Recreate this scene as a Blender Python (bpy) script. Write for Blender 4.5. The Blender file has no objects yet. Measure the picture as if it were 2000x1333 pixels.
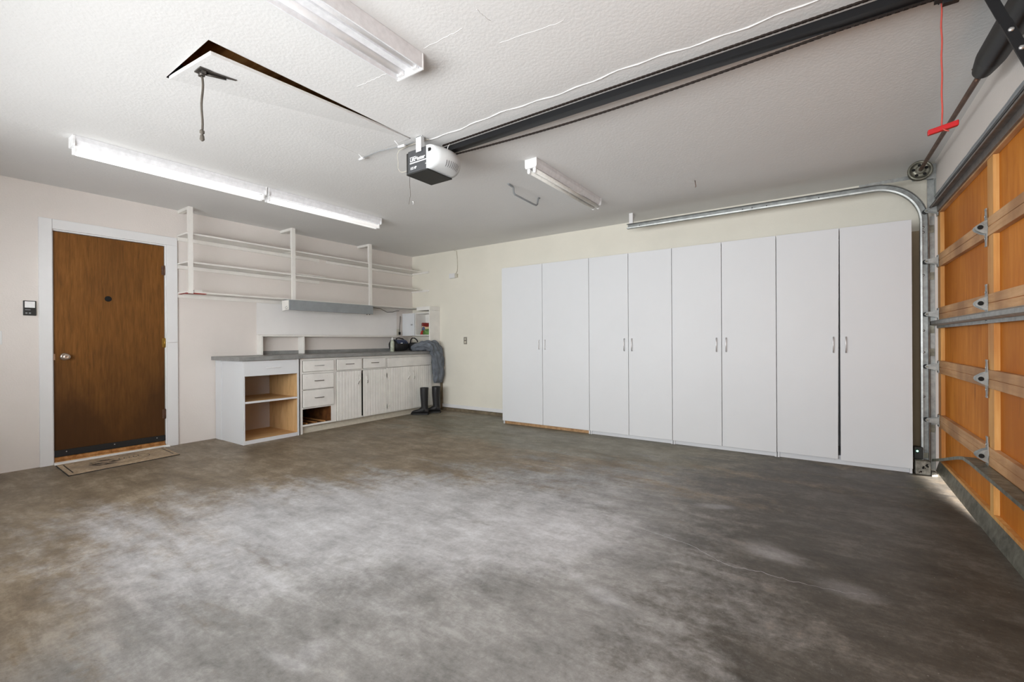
import bpy, bmesh, math, random
from mathutils import Vector, Matrix
PI = math.pi
random.seed(7)
C = bpy.context.scene.collection
sc = bpy.context.scene

# ------------------------------------------------------------------ camera
H = 2.44
yaw, pit, rol = (math.radians(a) for a in (34.742, -0.03, -0.344))
F = Vector((-math.sin(yaw), math.cos(yaw), 0)); R = Vector((math.cos(yaw), math.sin(yaw), 0)); U = Vector((0, 0, 1))
F2 = F*math.cos(pit)+U*math.sin(pit); U2 = -F*math.sin(pit)+U*math.cos(pit)
R3 = R*math.cos(rol)+U2*math.sin(rol); U3 = -R*math.sin(rol)+U2*math.cos(rol)
cd = bpy.data.cameras.new('camera'); cam = bpy.data.objects.new('camera', cd); C.objects.link(cam)
cd.sensor_width = 36; cd.lens = 879.11/2000*36; cd.clip_start = 0.05; cd.clip_end = 200
m = Matrix((R3, U3, -F2)).transposed().to_4x4(); m.translation = Vector((5.533, -5.127, 1.06))
cam.matrix_world = m
sc.camera = cam

# ------------------------------------------------------------------ world, daylight, exposure
w = bpy.data.worlds.new('world'); sc.world = w; w.use_nodes = True
bg = w.node_tree.nodes['Background']; bg.inputs[0].default_value = (0.93, 0.96, 1.0, 1); bg.inputs[1].default_value = 1.0
sc.view_settings.view_transform = 'Standard'; sc.view_settings.look = 'None'
sc.view_settings.exposure = 0.12; sc.view_settings.gamma = 1.0; sc.view_settings.use_curve_mapping = False

def area(name, loc, rot, sx, sy, power, col=(1, 1, 1), spread=180):
    l = bpy.data.lights.new(name, 'AREA'); l.shape = 'RECTANGLE'; l.size = sx; l.size_y = sy
    l.energy = power; l.color = col; l.spread = math.radians(spread)
    o = bpy.data.objects.new(name, l); C.objects.link(o); o.location = loc; o.rotation_euler = rot
    return o
# daylight entering through the window in the wall behind the camera
area('window_daylight', (3.9, -6.45, 1.15), (math.radians(90), 0, 0), 4.6, 1.5, 315, (0.95, 0.98, 1.0))
# low sun outside, grazing in under the lifted left end of the garage door
sl = bpy.data.lights.new('sun', 'SUN'); sl.energy = 110; sl.angle = math.radians(5); sl.color = (1.0, 0.97, 0.95)
so_ = bpy.data.objects.new('sun', sl); C.objects.link(so_)
so_.rotation_euler = Vector((math.cos(math.radians(6)), 0.25, math.sin(math.radians(6)))).to_track_quat('Z', 'Y').to_euler()

# ------------------------------------------------------------------ materials
def s2l(c):
    return tuple(((v/255)/12.92 if v/255 <= 0.04045 else ((v/255+0.055)/1.055)**2.4) for v in c)
def newmat(name):
    m = bpy.data.materials.new(name); m.use_nodes = True
    nt = m.node_tree; b = nt.nodes['Principled BSDF']
    return m, nt, b
def N(nt, t, **kw):
    n = nt.nodes.new(t)
    for k, v in kw.items():
        if k in n.inputs.keys(): n.inputs[k].default_value = v
        else: setattr(n, k, v)
    return n
def mapping(nt, scale=(1, 1, 1), loc=(0, 0, 0), rot=(0, 0, 0)):
    tc = nt.nodes.new('ShaderNodeTexCoord'); mp = nt.nodes.new('ShaderNodeMapping')
    mp.inputs['Scale'].default_value = scale; mp.inputs['Location'].default_value = loc; mp.inputs['Rotation'].default_value = rot
    nt.links.new(tc.outputs['Object'], mp.inputs['Vector']); return mp.outputs['Vector']
def noise(nt, vec, scale, detail=6, rough=0.6, dist=0.0):
    n = nt.nodes.new('ShaderNodeTexNoise'); n.inputs['Scale'].default_value = scale; n.inputs['Detail'].default_value = detail
    n.inputs['Roughness'].default_value = rough; n.inputs['Distortion'].default_value = dist
    nt.links.new(vec, n.inputs['Vector']); return n.outputs['Fac']
def ramp(nt, fac, stops):
    r = nt.nodes.new('ShaderNodeValToRGB'); e = r.color_ramp.elements
    while len(e) < len(stops): e.new(0.5)
    for el, (p, c) in zip(e, stops):
        el.position = p; el.color = (*c, 1) if len(c) == 3 else c
    nt.links.new(fac, r.inputs['Fac']); return r.outputs['Color']
def mix(nt, a, b, fac, mode='MIX'):
    n = nt.nodes.new('ShaderNodeMix'); n.data_type = 'RGBA'; n.blend_type = mode
    for key, v in ((0, fac), (6, a), (7, b)):
        if hasattr(v, 'is_output') or isinstance(v, bpy.types.NodeSocket): nt.links.new(v, n.inputs[key])
        else: n.inputs[key].default_value = v if key == 0 else (*v, 1)
    return n.outputs[2]
def mth(nt, op, a, b=None, c=None, clamp=False):
    n = nt.nodes.new('ShaderNodeMath'); n.operation = op; n.use_clamp = clamp
    for i, v in enumerate((a, b, c)):
        if v is None: continue
        if isinstance(v, bpy.types.NodeSocket): nt.links.new(v, n.inputs[i])
        else: n.inputs[i].default_value = v
    return n.outputs[0]
def bump(nt, b, h, strength, dist=0.01):
    n = nt.nodes.new('ShaderNodeBump'); n.inputs['Strength'].default_value = strength; n.inputs['Distance'].default_value = dist
    nt.links.new(h, n.inputs['Height']); nt.links.new(n.outputs['Normal'], b.inputs['Normal'])

def paint(name, col, rough=0.55, var=0.04, vscale=2.5, bscale=0, bstr=0.1, bdist=0.004, spots=0, spec=0.4):
    m, nt, b = newmat(name); c = s2l(col)
    v = mapping(nt); f = noise(nt, v, vscale, 5, 0.6)
    lo = tuple(x*(1-var*2.2) for x in c); hi = tuple(min(1, x*(1+var)) for x in c)
    colr = ramp(nt, f, [(0.3, lo), (0.7, hi)])
    if spots:
        f2 = noise(nt, v, 22, 3, 0.7)
        msk = ramp(nt, f2, [(spots, (0, 0, 0)), (spots+0.02, (1, 1, 1))])
        colr = mix(nt, colr, s2l((150, 140, 120)), msk)
    nt.links.new(colr, b.inputs['Base Color']); b.inputs['Roughness'].default_value = rough
    b.inputs['Specular IOR Level'].default_value = spec
    if bscale:
        bump(nt, b, noise(nt, v, bscale, 4, 0.55), bstr, bdist)
    return m
def metal(name, col, rough=0.42, var=0.25, metallic=0.85, scale=18):
    m, nt, b = newmat(name); c = s2l(col); v = mapping(nt)
    f = noise(nt, v, scale, 6, 0.65, 0.3)
    nt.links.new(ramp(nt, f, [(0.32, tuple(x*(1-var) for x in c)), (0.68, tuple(min(1, x*(1+var)) for x in c))]), b.inputs['Base Color'])
    b.inputs['Metallic'].default_value = metallic; b.inputs['Roughness'].default_value = rough
    return m
def wood(name, cols, grain=(34, 34, 1.6), rough=0.5, big=1.2, dark=None, bstr=0.05, streak=None, spec=0.25):
    m, nt, b = newmat(name)
    v = mapping(nt, grain); vb = mapping(nt, (1, 1, 0.7))
    g = noise(nt, v, 1.0, 7, 0.65, 0.4); gl = noise(nt, vb, big, 4, 0.5, 0.2)
    c = ramp(nt, g, [(0.28, s2l(cols[0])), (0.5, s2l(cols[1])), (0.74, s2l(cols[2]))])
    if dark:
        c = mix(nt, c, s2l(dark), ramp(nt, gl, [(0.42, (0, 0, 0)), (0.66, (0.75, 0.75, 0.75))]))
    if streak:
        vs = mapping(nt, (9, 9, 2.2), (3, 1, 2)); f = noise(nt, vs, 1.0, 3, 0.6, 0.5)
        c = mix(nt, c, s2l(streak), ramp(nt, f, [(0.66, (0, 0, 0)), (0.76, (0.7, 0.7, 0.7))]))
    nt.links.new(c, b.inputs['Base Color']); b.inputs['Roughness'].default_value = rough
    b.inputs['Specular IOR Level'].default_value = spec
    bump(nt, b, g, bstr, 0.003)
    return m
def plain(name, col, rough=0.5, metallic=0.0, emit=0, spec=0.5):
    m, nt, b = newmat(name); c = s2l(col)
    f = noise(nt, mapping(nt), 30, 3)
    nt.links.new(ramp(nt, f, [(0.3, tuple(x*0.9 for x in c)), (0.7, tuple(min(1, x*1.06) for x in c))]), b.inputs['Base Color'])
    b.inputs['Roughness'].default_value = rough; b.inputs['Metallic'].default_value = metallic
    b.inputs['Specular IOR Level'].default_value = spec
    if emit:
        b.inputs['Emission Color'].default_value = (1, 0.985, 0.96, 1); b.inputs['Emission Strength'].default_value = emit
    return m

M = {}
M['wallA'] = paint('cream_wall_paint', (224, 217, 211), 0.6, 0.02, 1.5, 75, 0.35, 0.004)
M['wallB'] = paint('yellowed_wall_paint', (230, 226, 213), 0.6, 0.025, 1.3, 75, 0.25, 0.004)
M['ceil'] = paint('ceiling_texture_paint', (222, 221, 219), 0.7, 0.02, 0.9, 62, 0.38, 0.004)
M['trim'] = paint('white_trim_paint', (228, 228, 228), 0.4, 0.015)
M['shelfw'] = paint('worn_white_paint', (232, 229, 223), 0.45, 0.04, 5, 0, spots=0.74)
M['cabw'] = paint('chipped_white_paint', (234, 232, 227), 0.42, 0.04, 6, 0, spots=0.73)
M['lam'] = paint('white_laminate', (218, 220, 222), 0.5, 0.012, 1.2, spec=0.3)
M['lam_chip'] = paint('chipped_white_laminate', (214, 216, 219), 0.4, 0.02, 2.0, spots=0.70)
M['chipboard'] = wood('chipboard', [(140, 108, 76), (176, 140, 102), (198, 164, 124)], (20, 20, 20), 0.7)
M['mdf'] = wood('pale_brown_board', [(186, 146, 100), (208, 168, 118), (222, 184, 134)], (14, 3, 3), 0.6)
M['door'] = wood('dark_stained_veneer', [(96, 62, 26), (120, 78, 33), (138, 92, 44)], (60, 60, 5), 0.5, 0.9, (72, 46, 22), spec=0.22)
def door_darkening(m):  # mottled darker tone, stronger towards the bottom of the door
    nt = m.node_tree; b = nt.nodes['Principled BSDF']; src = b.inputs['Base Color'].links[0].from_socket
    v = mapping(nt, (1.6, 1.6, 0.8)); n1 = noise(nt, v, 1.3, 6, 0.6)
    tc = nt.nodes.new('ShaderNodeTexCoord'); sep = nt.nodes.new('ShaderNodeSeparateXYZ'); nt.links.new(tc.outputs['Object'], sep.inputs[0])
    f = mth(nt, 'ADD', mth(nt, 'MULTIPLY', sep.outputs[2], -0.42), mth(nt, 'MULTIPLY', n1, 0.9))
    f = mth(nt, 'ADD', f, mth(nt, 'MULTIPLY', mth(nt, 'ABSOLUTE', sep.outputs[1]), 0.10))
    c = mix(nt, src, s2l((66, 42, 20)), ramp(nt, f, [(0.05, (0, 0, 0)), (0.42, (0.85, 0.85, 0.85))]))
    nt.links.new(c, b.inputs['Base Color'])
door_darkening(M['door'])
M['ply'] = wood('amber_plywood', [(188, 110, 34), (206, 128, 44), (220, 146, 60)], (22, 22, 3), 0.6, 1.4, (170, 94, 20), streak=(110, 60, 26), spec=0.18)
M['rail'] = wood('weathered_rail_wood', [(176, 128, 84), (204, 158, 112), (222, 180, 136)], (20, 1.6, 20), 0.6, 2.5, (146, 104, 70))
M['stile'] = wood('pine_stile', [(196, 138, 74), (222, 168, 98), (236, 190, 124)], (26, 26, 1.4), 0.55, 2.0, (176, 110, 52))
M['darkwood'] = wood('dark_inner_wood', [(60, 36, 18), (96, 58, 28), (130, 84, 44)], (10, 2, 10), 0.7)
M['oldwood'] = wood('old_framing_wood', [(120, 78, 40), (176, 124, 72), (206, 160, 104)], (3, 20, 20), 0.7)
M['galv'] = metal('galvanised_steel', (158, 160, 158), 0.45, 0.25)
M['galv_old'] = metal('dirty_galvanised_steel', (132, 130, 118), 0.5, 0.4, 0.8)
M['steel'] = metal('bright_steel', (200, 200, 200), 0.3, 0.1)
M['nickel'] = metal('brushed_nickel', (206, 196, 184), 0.28, 0.06, 0.95)
M['brass'] = metal('brass', (180, 150, 80), 0.35, 0.15, 0.9)
M['rust'] = metal('rusty_shaft', (112, 86, 72), 0.55, 0.3, 0.6)
M['black'] = plain('black_metal', (20, 21, 24), 0.35, 0.3)
M['chain'] = plain('oiled_chain', (58, 50, 46), 0.4, 0.7)
M['rubber'] = plain('black_rubber', (26, 26, 26), 0.6)
M['boot'] = plain('boot_rubber', (27, 27, 29), 0.55)
M['whitep'] = plain('white_enamel', (236, 236, 236), 0.35)
M['greyp'] = paint('grey_primer', (142, 146, 148), 0.5, 0.06, 8)
M['tube_on'] = plain('lit_tube', (250, 250, 250), 0.3, emit=0.95)
M['tube_dim'] = plain('dim_lit_tube', (245, 245, 245), 0.3, emit=0.6)
M['tube_wrap'] = plain('lit_wide_tube', (236, 236, 238), 0.3, emit=0.16)
M['tube_off'] = plain('unlit_tube', (222, 220, 214), 0.25)
M['enamel_on'] = plain('white_reflector', (226, 226, 228), 0.35)
M['darkgrey'] = plain('charcoal_plastic', (72, 73, 75), 0.45)
M['blackp'] = plain('black_plastic', (34, 34, 32), 0.5)
M['lens'] = paint('pearl_plastic_lens', (204, 206, 206), 0.3, 0.02, 6)
M['red'] = plain('red_plastic', (172, 12, 20), 0.4)
M['redcord'] = plain('red_cord', (178, 72, 62), 0.7)
M['letter'] = plain('white_lettering', (240, 240, 240), 0.5)
M['counter'] = paint('grey_laminate_top', (140, 140, 138), 0.4, 0.12, 9)
M['jeans'] = paint('grey_blue_denim', (108, 114, 122), 0.9, 0.12, 14, 120, 0.3, 0.002)
M['bagb'] = plain('navy_nylon', (36, 50, 84), 0.5)
M['bagk'] = plain('black_nylon', (24, 24, 26), 0.65)
M['brown_board'] = paint('brown_wallboard', (196, 176, 146), 0.75, 0.06, 3)
M['rope'] = plain('brown_grey_rope', (92, 86, 78), 0.85)
M['gap_shade'] = plain('painted_gap_shade', (96, 88, 76), 0.8)  # gap shadow and chipped dark edges, painted as one dark tone
M['gap'] = plain('dark_gap', (18, 16, 14), 0.9)
M['cinder'] = paint('rough_concrete_block', (150, 146, 136), 0.9, 0.3, 30, 40, 1.0, 0.01)
M['beige'] = plain('beige_plastic', (206, 200, 184), 0.5)
M['footing'] = paint('concrete_footing', (120, 108, 88), 0.85, 0.2, 12, 30, 0.6, 0.006)

# floor: concrete, centre pale from wear and painted light, brown edges and drips
def floor_mat():
    m, nt, b = newmat('trowelled_concrete')
    v = mapping(nt); vs = mapping(nt, (0.55, 1.9, 1), rot=(0, 0, math.radians(-30)))
    sw = noise(nt, vs, 1.7, 9, 0.66, 0.5); fine = noise(nt, v, 9, 12, 0.78, 0.1); micro = noise(nt, v, 90, 4, 0.7)
    big = noise(nt, v, 0.55, 3, 0.5)
    # blob masks for worn areas and painted light
    tc = nt.nodes.new('ShaderNodeTexCoord')
    def blob(cx, cy, rx, ry, rot, inner, outer):
        mp = nt.nodes.new('ShaderNodeMapping'); mp.vector_type = 'TEXTURE'
        mp.inputs['Location'].default_value = (cx, cy, 0); mp.inputs['Rotation'].default_value = (0, 0, rot); mp.inputs['Scale'].default_value = (rx, ry, 1000)
        nt.links.new(tc.outputs['Object'], mp.inputs['Vector'])
        ln = nt.nodes.new('ShaderNodeVectorMath'); ln.operation = 'LENGTH'; nt.links.new(mp.outputs['Vector'], ln.inputs[0])
        d = mth(nt, 'ADD', ln.outputs['Value'], mth(nt, 'MULTIPLY', mth(nt, 'SUBTRACT', fine, 0.5), 1.3))
        d = mth(nt, 'ADD', d, mth(nt, 'MULTIPLY', mth(nt, 'SUBTRACT', sw, 0.5), 1.6))
        mr = nt.nodes.new('ShaderNodeMapRange'); mr.interpolation_type = 'SMOOTHSTEP'
        mr.inputs['From Min'].default_value = inner; mr.inputs['From Max'].default_value = outer
        mr.inputs['To Min'].default_value = 1; mr.inputs['To Max'].default_value = 0
        nt.links.new(d, mr.inputs['Value']); return mr.outputs['Result']
    vs2 = mapping(nt, (1.6, 5.0, 1), (5, 2, 0), (0, 0, math.radians(-38))); st = noise(nt, vs2, 2.4, 13, 0.74, 0.5)
    cl = noise(nt, v, 2.6, 14, 0.80, 0.15); gr = noise(nt, v, 42, 6, 0.8)
    tone = mth(nt, 'ADD', mth(nt, 'MULTIPLY', st, 0.32), mth(nt, 'MULTIPLY', cl, 0.50)); tone = mth(nt, 'ADD', tone, mth(nt, 'MULTIPLY', gr, 0.18))
    def tr(d, m, l): return ramp(nt, tone, [(0.40, s2l(d)), (0.50, s2l(m)), (0.60, s2l(l))])
    brown = tr((100, 88, 72), (128, 114, 95), (162, 148, 128))
    grey = tr((112, 111, 108), (142, 140, 137), (172, 171, 168))
    dark = tr((58, 53, 46), (78, 73, 65), (108, 103, 96))
    tan = tr((98, 94, 80), (122, 117, 102), (148, 143, 128))
    pale = tr((154, 153, 153), (186, 185, 186), (214, 214, 216))
    c = mix(nt, brown, tan, blob(3.4, -0.6, 3.2, 1.1, 0, 0.55, 1.1))
    c = mix(nt, c, grey, blob(4.4, -3.5, 1.9, 2.3, math.radians(-35), 0.55, 1.15))
    c = mix(nt, c, dark, blob(5.95, -2.4, 1.3, 2.7, 0.2, 0.5, 1.15))  # dim floor by the garage door, shade put into the concrete colour
    c = mix(nt, c, brown, blob(2.7, -5.1, 0.9, 0.7, 0, 0.4, 1.1))
    c = mix(nt, c, pale, mth(nt, 'MULTIPLY', blob(3.2, -3.45, 1.8, 0.9, math.radians(42), 0.35, 1.2), 0.85))
    c = mix(nt, c, pale, mth(nt, 'MULTIPLY', blob(4.15, -2.95, 0.75, 0.55, 0.3, 0.2, 1.1), 0.95))
    for (cx, cy, rx, ry, rot, k) in [(5.32, -2.56, 0.10, 0.16, 1.1, 0.35), (5.62, -2.77, 0.08, 0.12, 1.5, 0.22), (4.79, -3.39, 0.05, 0.12, 1.3, 0.7), (4.955, -2.05, 0.12, 0.05, 0.4, 0.4), (2.41, -3.47, 0.07, 0.10, 0.6, 0.7), (4.08, -4.26, 0.06, 0.07, 0.3, 0.35), (4.06, -4.33, 0.12, 0.03, 0.15, 0.35)]:
        c = mix(nt, c, pale, mth(nt, 'MULTIPLY', blob(cx, cy, rx, ry, rot, 0.4, 1.3), k))
    sp = noise(nt, v, 16, 10, 0.8, 0.8)
    c = mix(nt, c, (0.02, 0.018, 0.015), mth(nt, 'MULTIPLY', ramp(nt, sp, [(0.60, (0, 0, 0)), (0.70, (1, 1, 1))]), 0.35))
    c = mix(nt, c, (0.75, 0.74, 0.72), mth(nt, 'MULTIPLY', ramp(nt, micro, [(0.66, (0, 0, 0)), (0.72, (1, 1, 1))]), 0.3))
    nt.links.new(c, b.inputs['Base Color'])
    nt.links.new(ramp(nt, sw, [(0.2, (0.38,)*3), (0.8, (0.62,)*3)]), b.inputs['Roughness'])
    b.inputs['Specular IOR Level'].default_value = 0.4
    bump(nt, b, fine, 0.12, 0.004)
    return m
M['floor'] = floor_mat()
M['stain'] = paint('pale_dried_splash', (178, 178, 180), 0.6, 0.05, 30)
M['stain_dim'] = paint('faint_dried_splash', (150, 150, 150), 0.6, 0.08, 30)

# ------------------------------------------------------------------ mesh builder
class MB:
    def __init__(s): s.bm = bmesh.new()
    def box(s, x0, x1, y0, y1, z0, z1):
        x0, x1 = sorted((x0, x1)); y0, y1 = sorted((y0, y1)); z0, z1 = sorted((z0, z1))
        v = [s.bm.verts.new(p) for p in ((x0, y0, z0), (x1, y0, z0), (x1, y1, z0), (x0, y1, z0), (x0, y0, z1), (x1, y0, z1), (x1, y1, z1), (x0, y1, z1))]
        for f in ((0, 3, 2, 1), (4, 5, 6, 7), (0, 1, 5, 4), (1, 2, 6, 5), (2, 3, 7, 6), (3, 0, 4, 7)): s.bm.faces.new([v[i] for i in f])
        return s
    def hexa(s, P):
        v = [s.bm.verts.new(p) for p in P]
        for f in ((0, 3, 2, 1), (4, 5, 6, 7), (0, 1, 5, 4), (1, 2, 6, 5), (2, 3, 7, 6), (3, 0, 4, 7)): s.bm.faces.new([v[i] for i in f])
        return s
    def rings(s, rs, caps=True, smooth=True, closed=True):
        V = [[s.bm.verts.new(p) for p in r] for r in rs]
        n = len(V[0])
        for a, b in zip(V, V[1:]):
            for i in range(n if closed else n-1):
                f = s.bm.faces.new((a[i], a[(i+1) % n], b[(i+1) % n], b[i])); f.smooth = smooth
        if caps and closed:
            s.bm.faces.new(list(reversed(V[0]))); s.bm.faces.new(V[-1])
        return s
    def tube(s, pts, r, seg=10, caps=True):
        pts = [Vector(p) for p in pts]; rs = []
        rr = r if isinstance(r, (list, tuple)) else [r]*len(pts)
        up = None
        for i, p in enumerate(pts):
            d = (pts[min(i+1, len(pts)-1)]-pts[max(i-1, 0)]).normalized()
            if up is None:
                up = Vector((0, 0, 1)) if abs(d.z) < 0.9 else Vector((1, 0, 0))
            a = d.cross(up).normalized(); up = a.cross(d).normalized()
            rs.append([p+a*math.cos(t)*rr[i]+up*math.sin(t)*rr[i] for t in (2*PI*k/seg for k in range(seg))])
        return s.rings(rs, caps)
    def cyl(s, a, b, r, seg=24, r2=None): return s.tube([a, b], [r, r if r2 is None else r2], seg)
    def lathe(s, o, axis, prof, seg=28):
        o = Vector(o); ax = Vector(axis).normalized(); t = Vector((0, 0, 1)) if abs(ax.z) < 0.9 else Vector((1, 0, 0))
        a = ax.cross(t).normalized(); b = ax.cross(a)
        return s.rings([[o+ax*h+a*math.cos(q)*r+b*math.sin(q)*r for q in (2*PI*k/seg for k in range(seg))] for r, h in prof])
    def prism(s, poly, ax, a, b):
        # poly: 2D points in the plane perpendicular to axis ax ('x': (y,z), 'y': (x,z), 'z': (x,y))
        def P(u, v, t): return {'x': (t, u, v), 'y': (u, t, v), 'z': (u, v, t)}[ax]
        A = [s.bm.verts.new(P(u, v, a)) for u, v in poly]; B = [s.bm.verts.new(P(u, v, b)) for u, v in poly]
        n = len(poly)
        s.bm.faces.new(A); s.bm.faces.new(list(reversed(B)))
        for i in range(n): s.bm.faces.new((A[i], B[i], B[(i+1) % n], A[(i+1) % n]))
        return s
    def build(s, name, mat, parent=None, bevel=0, subdiv=0, seg=2):
        bmesh.ops.recalc_face_normals(s.bm, faces=s.bm.faces)
        off = Vector((0, 0, 0)); p = parent
        while p is not None: off += p.location; p = p.parent
        if parent is None:
            zs = [v.co.copy() for v in s.bm.verts]
            lo = Vector((min(v.x for v in zs), min(v.y for v in zs), min(v.z for v in zs))); hi = Vector((max(v.x for v in zs), max(v.y for v in zs), max(v.z for v in zs)))
            off = Vector(((lo.x+hi.x)/2, (lo.y+hi.y)/2, lo.z))
            if name.startswith(('floor', 'wall_', 'ceiling')): off = Vector((0, 0, 0))
        bmesh.ops.translate(s.bm, verts=s.bm.verts, vec=-off)
        me = bpy.data.meshes.new(name); s.bm.to_mesh(me); s.bm.free()
        me.materials.append(mat)
        o = bpy.data.objects.new(name, me); C.objects.link(o)
        if parent is None: o.location = off
        else: o.parent = parent
        if bevel:
            b = o.modifiers.new('bevel', 'BEVEL'); b.width = bevel; b.segments = seg; b.limit_method = 'ANGLE'; b.angle_limit = math.radians(40)
        if subdiv:
            d = o.modifiers.new('sub', 'SUBSURF'); d.levels = subdiv; d.render_levels = subdiv
            for f in me.polygons: f.use_smooth = True
        return o
def tag(o, label=None, cat=None, group=None, kind=None):
    if label: o['label'] = label
    if cat: o['category'] = cat
    if group: o['group'] = group
    if kind: o['kind'] = kind
    return o
def thing(name, label, cat, loc, group=None):
    o = bpy.data.objects.new(name, None); C.objects.link(o); o.location = loc; o.empty_display_size = 0.05
    return tag(o, label, cat, group)
def B(x0, x1, y0, y1, z0, z1): return MB().box(x0, x1, y0, y1, z0, z1)
def part(mb, name, mat, parent, label=None, bevel=0, **k):
    o = mb.build(name, mat, parent, bevel, **k)
    if label: o['label'] = label
    return o

# ------------------------------------------------------------------ room shell
LX, YF = 6.25, -5.6
tag(B(-0.3, 9.5, YF-0.12, 0.12, -0.12, 0).build('floor', M['floor']), 'trowelled grey concrete garage floor', kind='structure')
# ceiling with the attic hatch hole
hx0, hx1, hy0, hy1 = 2.73, 3.235, -4.225, -3.0
mb = MB(); mb.box(-0.12, hx0, YF-0.12, 0.12, H, H+0.1).box(hx1, LX+0.12, YF-0.12, 0.12, H, H+0.1)
mb.box(hx0, hx1, YF-0.12, hy0, H, H+0.1).box(hx0, hx1, hy1, 0.12, H, H+0.1)
ceil = tag(mb.build('ceiling', M['ceil']), 'textured white plaster ceiling', kind='structure')
# left wall with door opening; backing box added to block light behind the door
dy0, dy1, dz1 = -4.19, -3.355, 2.062
tag(MB().box(-0.12, 0, YF-0.12, dy0, 0, H).box(-0.12, 0, dy1, 0.12, 0, H).box(-0.12, 0, dy0, dy1, dz1, H).box(-0.18, -0.121, dy0-0.1, dy1+0.1, 0, dz1+0.1).build('wall_left', M['wallA']), 'cream painted wall around the brown door', kind='structure')
tag(B(0, LX+0.12, 0, 0.12, 0, H).build('wall_back', M['wallB']), 'yellowish painted wall behind the tall white cupboards', kind='structure')
# right wall (garage door wall): jamb stub, header, near stub
gy0, gy1, gz = -5.24, -0.33, 2.13
tag(MB().box(LX, LX+0.12, gy1, 0, 0, H).box(LX, LX+0.12, gy0, gy1, gz, H).box(LX, LX+0.12, YF-0.12, gy0, 0, H).build('wall_right', M['wallA']), 'painted wall and header around the garage door', kind='structure')
wx0, wx1, wz0, wz1 = 1.5, 5.9, 0.78, 1.82
tag(MB().box(-0.12, wx0, YF-0.12, YF, 0, H).box(wx1, LX, YF-0.12, YF, 0, H).box(wx0, wx1, YF-0.12, YF, 0, wz0).box(wx0, wx1, YF-0.12, YF, wz1, H).build('wall_front', M['wallA']), 'painted wall with a wide window', kind='structure')
wm = MB(); wm.box(wx0, wx1, YF-0.05, YF-0.01, wz0, wz0+0.04).box(wx0, wx1, YF-0.05, YF-0.01, wz1-0.04, wz1)
for x in (wx0, (wx0+wx1)/2-0.02, wx1-0.04): wm.box(x, x+0.04, YF-0.05, YF-0.01, wz0+0.04, wz1-0.04)
tag(wm.build('window_1', M['trim']), 'white window frame', kind='structure')
# baseboard and footing on the back wall
tag(B(0.66, 2.12, -0.016, 0, 0.045, 0.095).build('baseboard_back', M['trim'], bevel=0.003), 'thin white baseboard left of the tall cupboards', kind='structure')
fm = MB()
rs = []
for i in range(28):
    x = 0.64+1.5*i/27; d = 0.024+0.008*math.sin(i*1.9)+0.005*random.random()
    rs.append([(x, 0, 0), (x, -d, 0), (x, -d*0.85, 0.035), (x, 0, 0.045)])
fm.rings(rs, smooth=False)
tag(fm.build('trim_footing', M['footing']), 'rough concrete footing under the baseboard', kind='structure')
tag(B(5.86, LX-0.001, -0.006, 0, 0.0, 1.975).build('trim_brown_panel', M['brown_board']), 'brown wall panel beside the garage door track', kind='structure')  # thin panel giving this strip of wall a browner tone

# driveway outside
tag(B(9.5, 14, -9, 3, -0.14, -0.02).build('ground_driveway', M['footing']), 'driveway outside', kind='structure')

# brown door, casing, threshold
tag(B(0, 0.019, -4.268, -4.186, 0.0, 2.147).build('trim_1', M['trim'], bevel=0.002), 'white casing board left of the brown door', kind='structure')
tag(B(0, 0.019, -3.358, -3.263, 0.0, 1.062).build('trim_2', M['trim'], bevel=0.002), 'lower white casing board right of the brown door', kind='structure')
tag(B(0, 0.019, -3.358, -3.263, 1.065, 2.062).build('trim_3', M['trim'], bevel=0.002), 'upper white casing board right of the brown door', kind='structure')
tag(B(0, 0.019, -4.185, -3.263, 2.0625, 2.147).build('trim_4', M['trim'], bevel=0.002), 'white casing board over the brown door', kind='structure')
jm = MB(); jm.box(-0.12, 0.0, -4.19, -4.178, 0, 2.05).box(-0.12, 0, -3.367, -3.355, 0, 2.05).box(-0.12, 0, -4.19, -3.355, 2.05, 2.062)
tag(jm.build('trim_5', M['trim']), 'white inner jamb of the brown door', kind='structure')
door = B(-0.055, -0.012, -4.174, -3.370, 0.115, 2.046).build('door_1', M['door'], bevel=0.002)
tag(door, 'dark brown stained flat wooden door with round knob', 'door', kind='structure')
kb = part(MB().lathe((-0.012, -4.105, 0.942), (1, 0, 0), [(0.033, 0), (0.033, 0.004), (0.027, 0.009), (0.014, 0.012), (0.012, 0.03), (0.02, 0.036), (0.027, 0.046), (0.028, 0.056), (0.023, 0.066), (0.012, 0.07), (0.008, 0.068), (0.001, 0.068)]), 'knob', M['nickel'], door, 'round satin nickel door knob')
part(B(-0.012, -0.006, -4.178, -4.168, 0.915, 0.968), 'latch_plate', M['nickel'], door)
for z, mt in ((0.335, M['rust']), (1.06, M['brass']), (1.80, M['rust'])):
    h = MB(); h.cyl((-0.004, -3.368, z-0.045), (-0.004, -3.368, z+0.045), 0.0075, 14)
    for q in (-0.05, 0.045): h.cyl((-0.004, -3.368, z+q), (-0.004, -3.368, z+q+0.006), 0.0055, 12)
    h.box(-0.011, -0.006, -3.392, -3.369, z-0.045, z+0.045)
    part(h, 'hinge', mt, door, 'brass hinge' if mt is M['brass'] else 'dark painted hinge')
sw = MB(); sw.box(-0.012, -0.002, -4.174, -3.370, 0.062, 0.118).box(-0.002, 0.0, -4.174, -3.370, 0.07, 0.082)
swp = part(sw, 'door_sweep', M['rubber'], door, 'black rubber sweep')
for y in (-4.10, -3.77, -3.44): part(MB().lathe((-0.002, y, 0.1), (1, 0, 0), [(0.005, 0), (0.004, 0.002), (0.001, 0.003)], 12), 'screw', M['steel'], swp)
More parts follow.
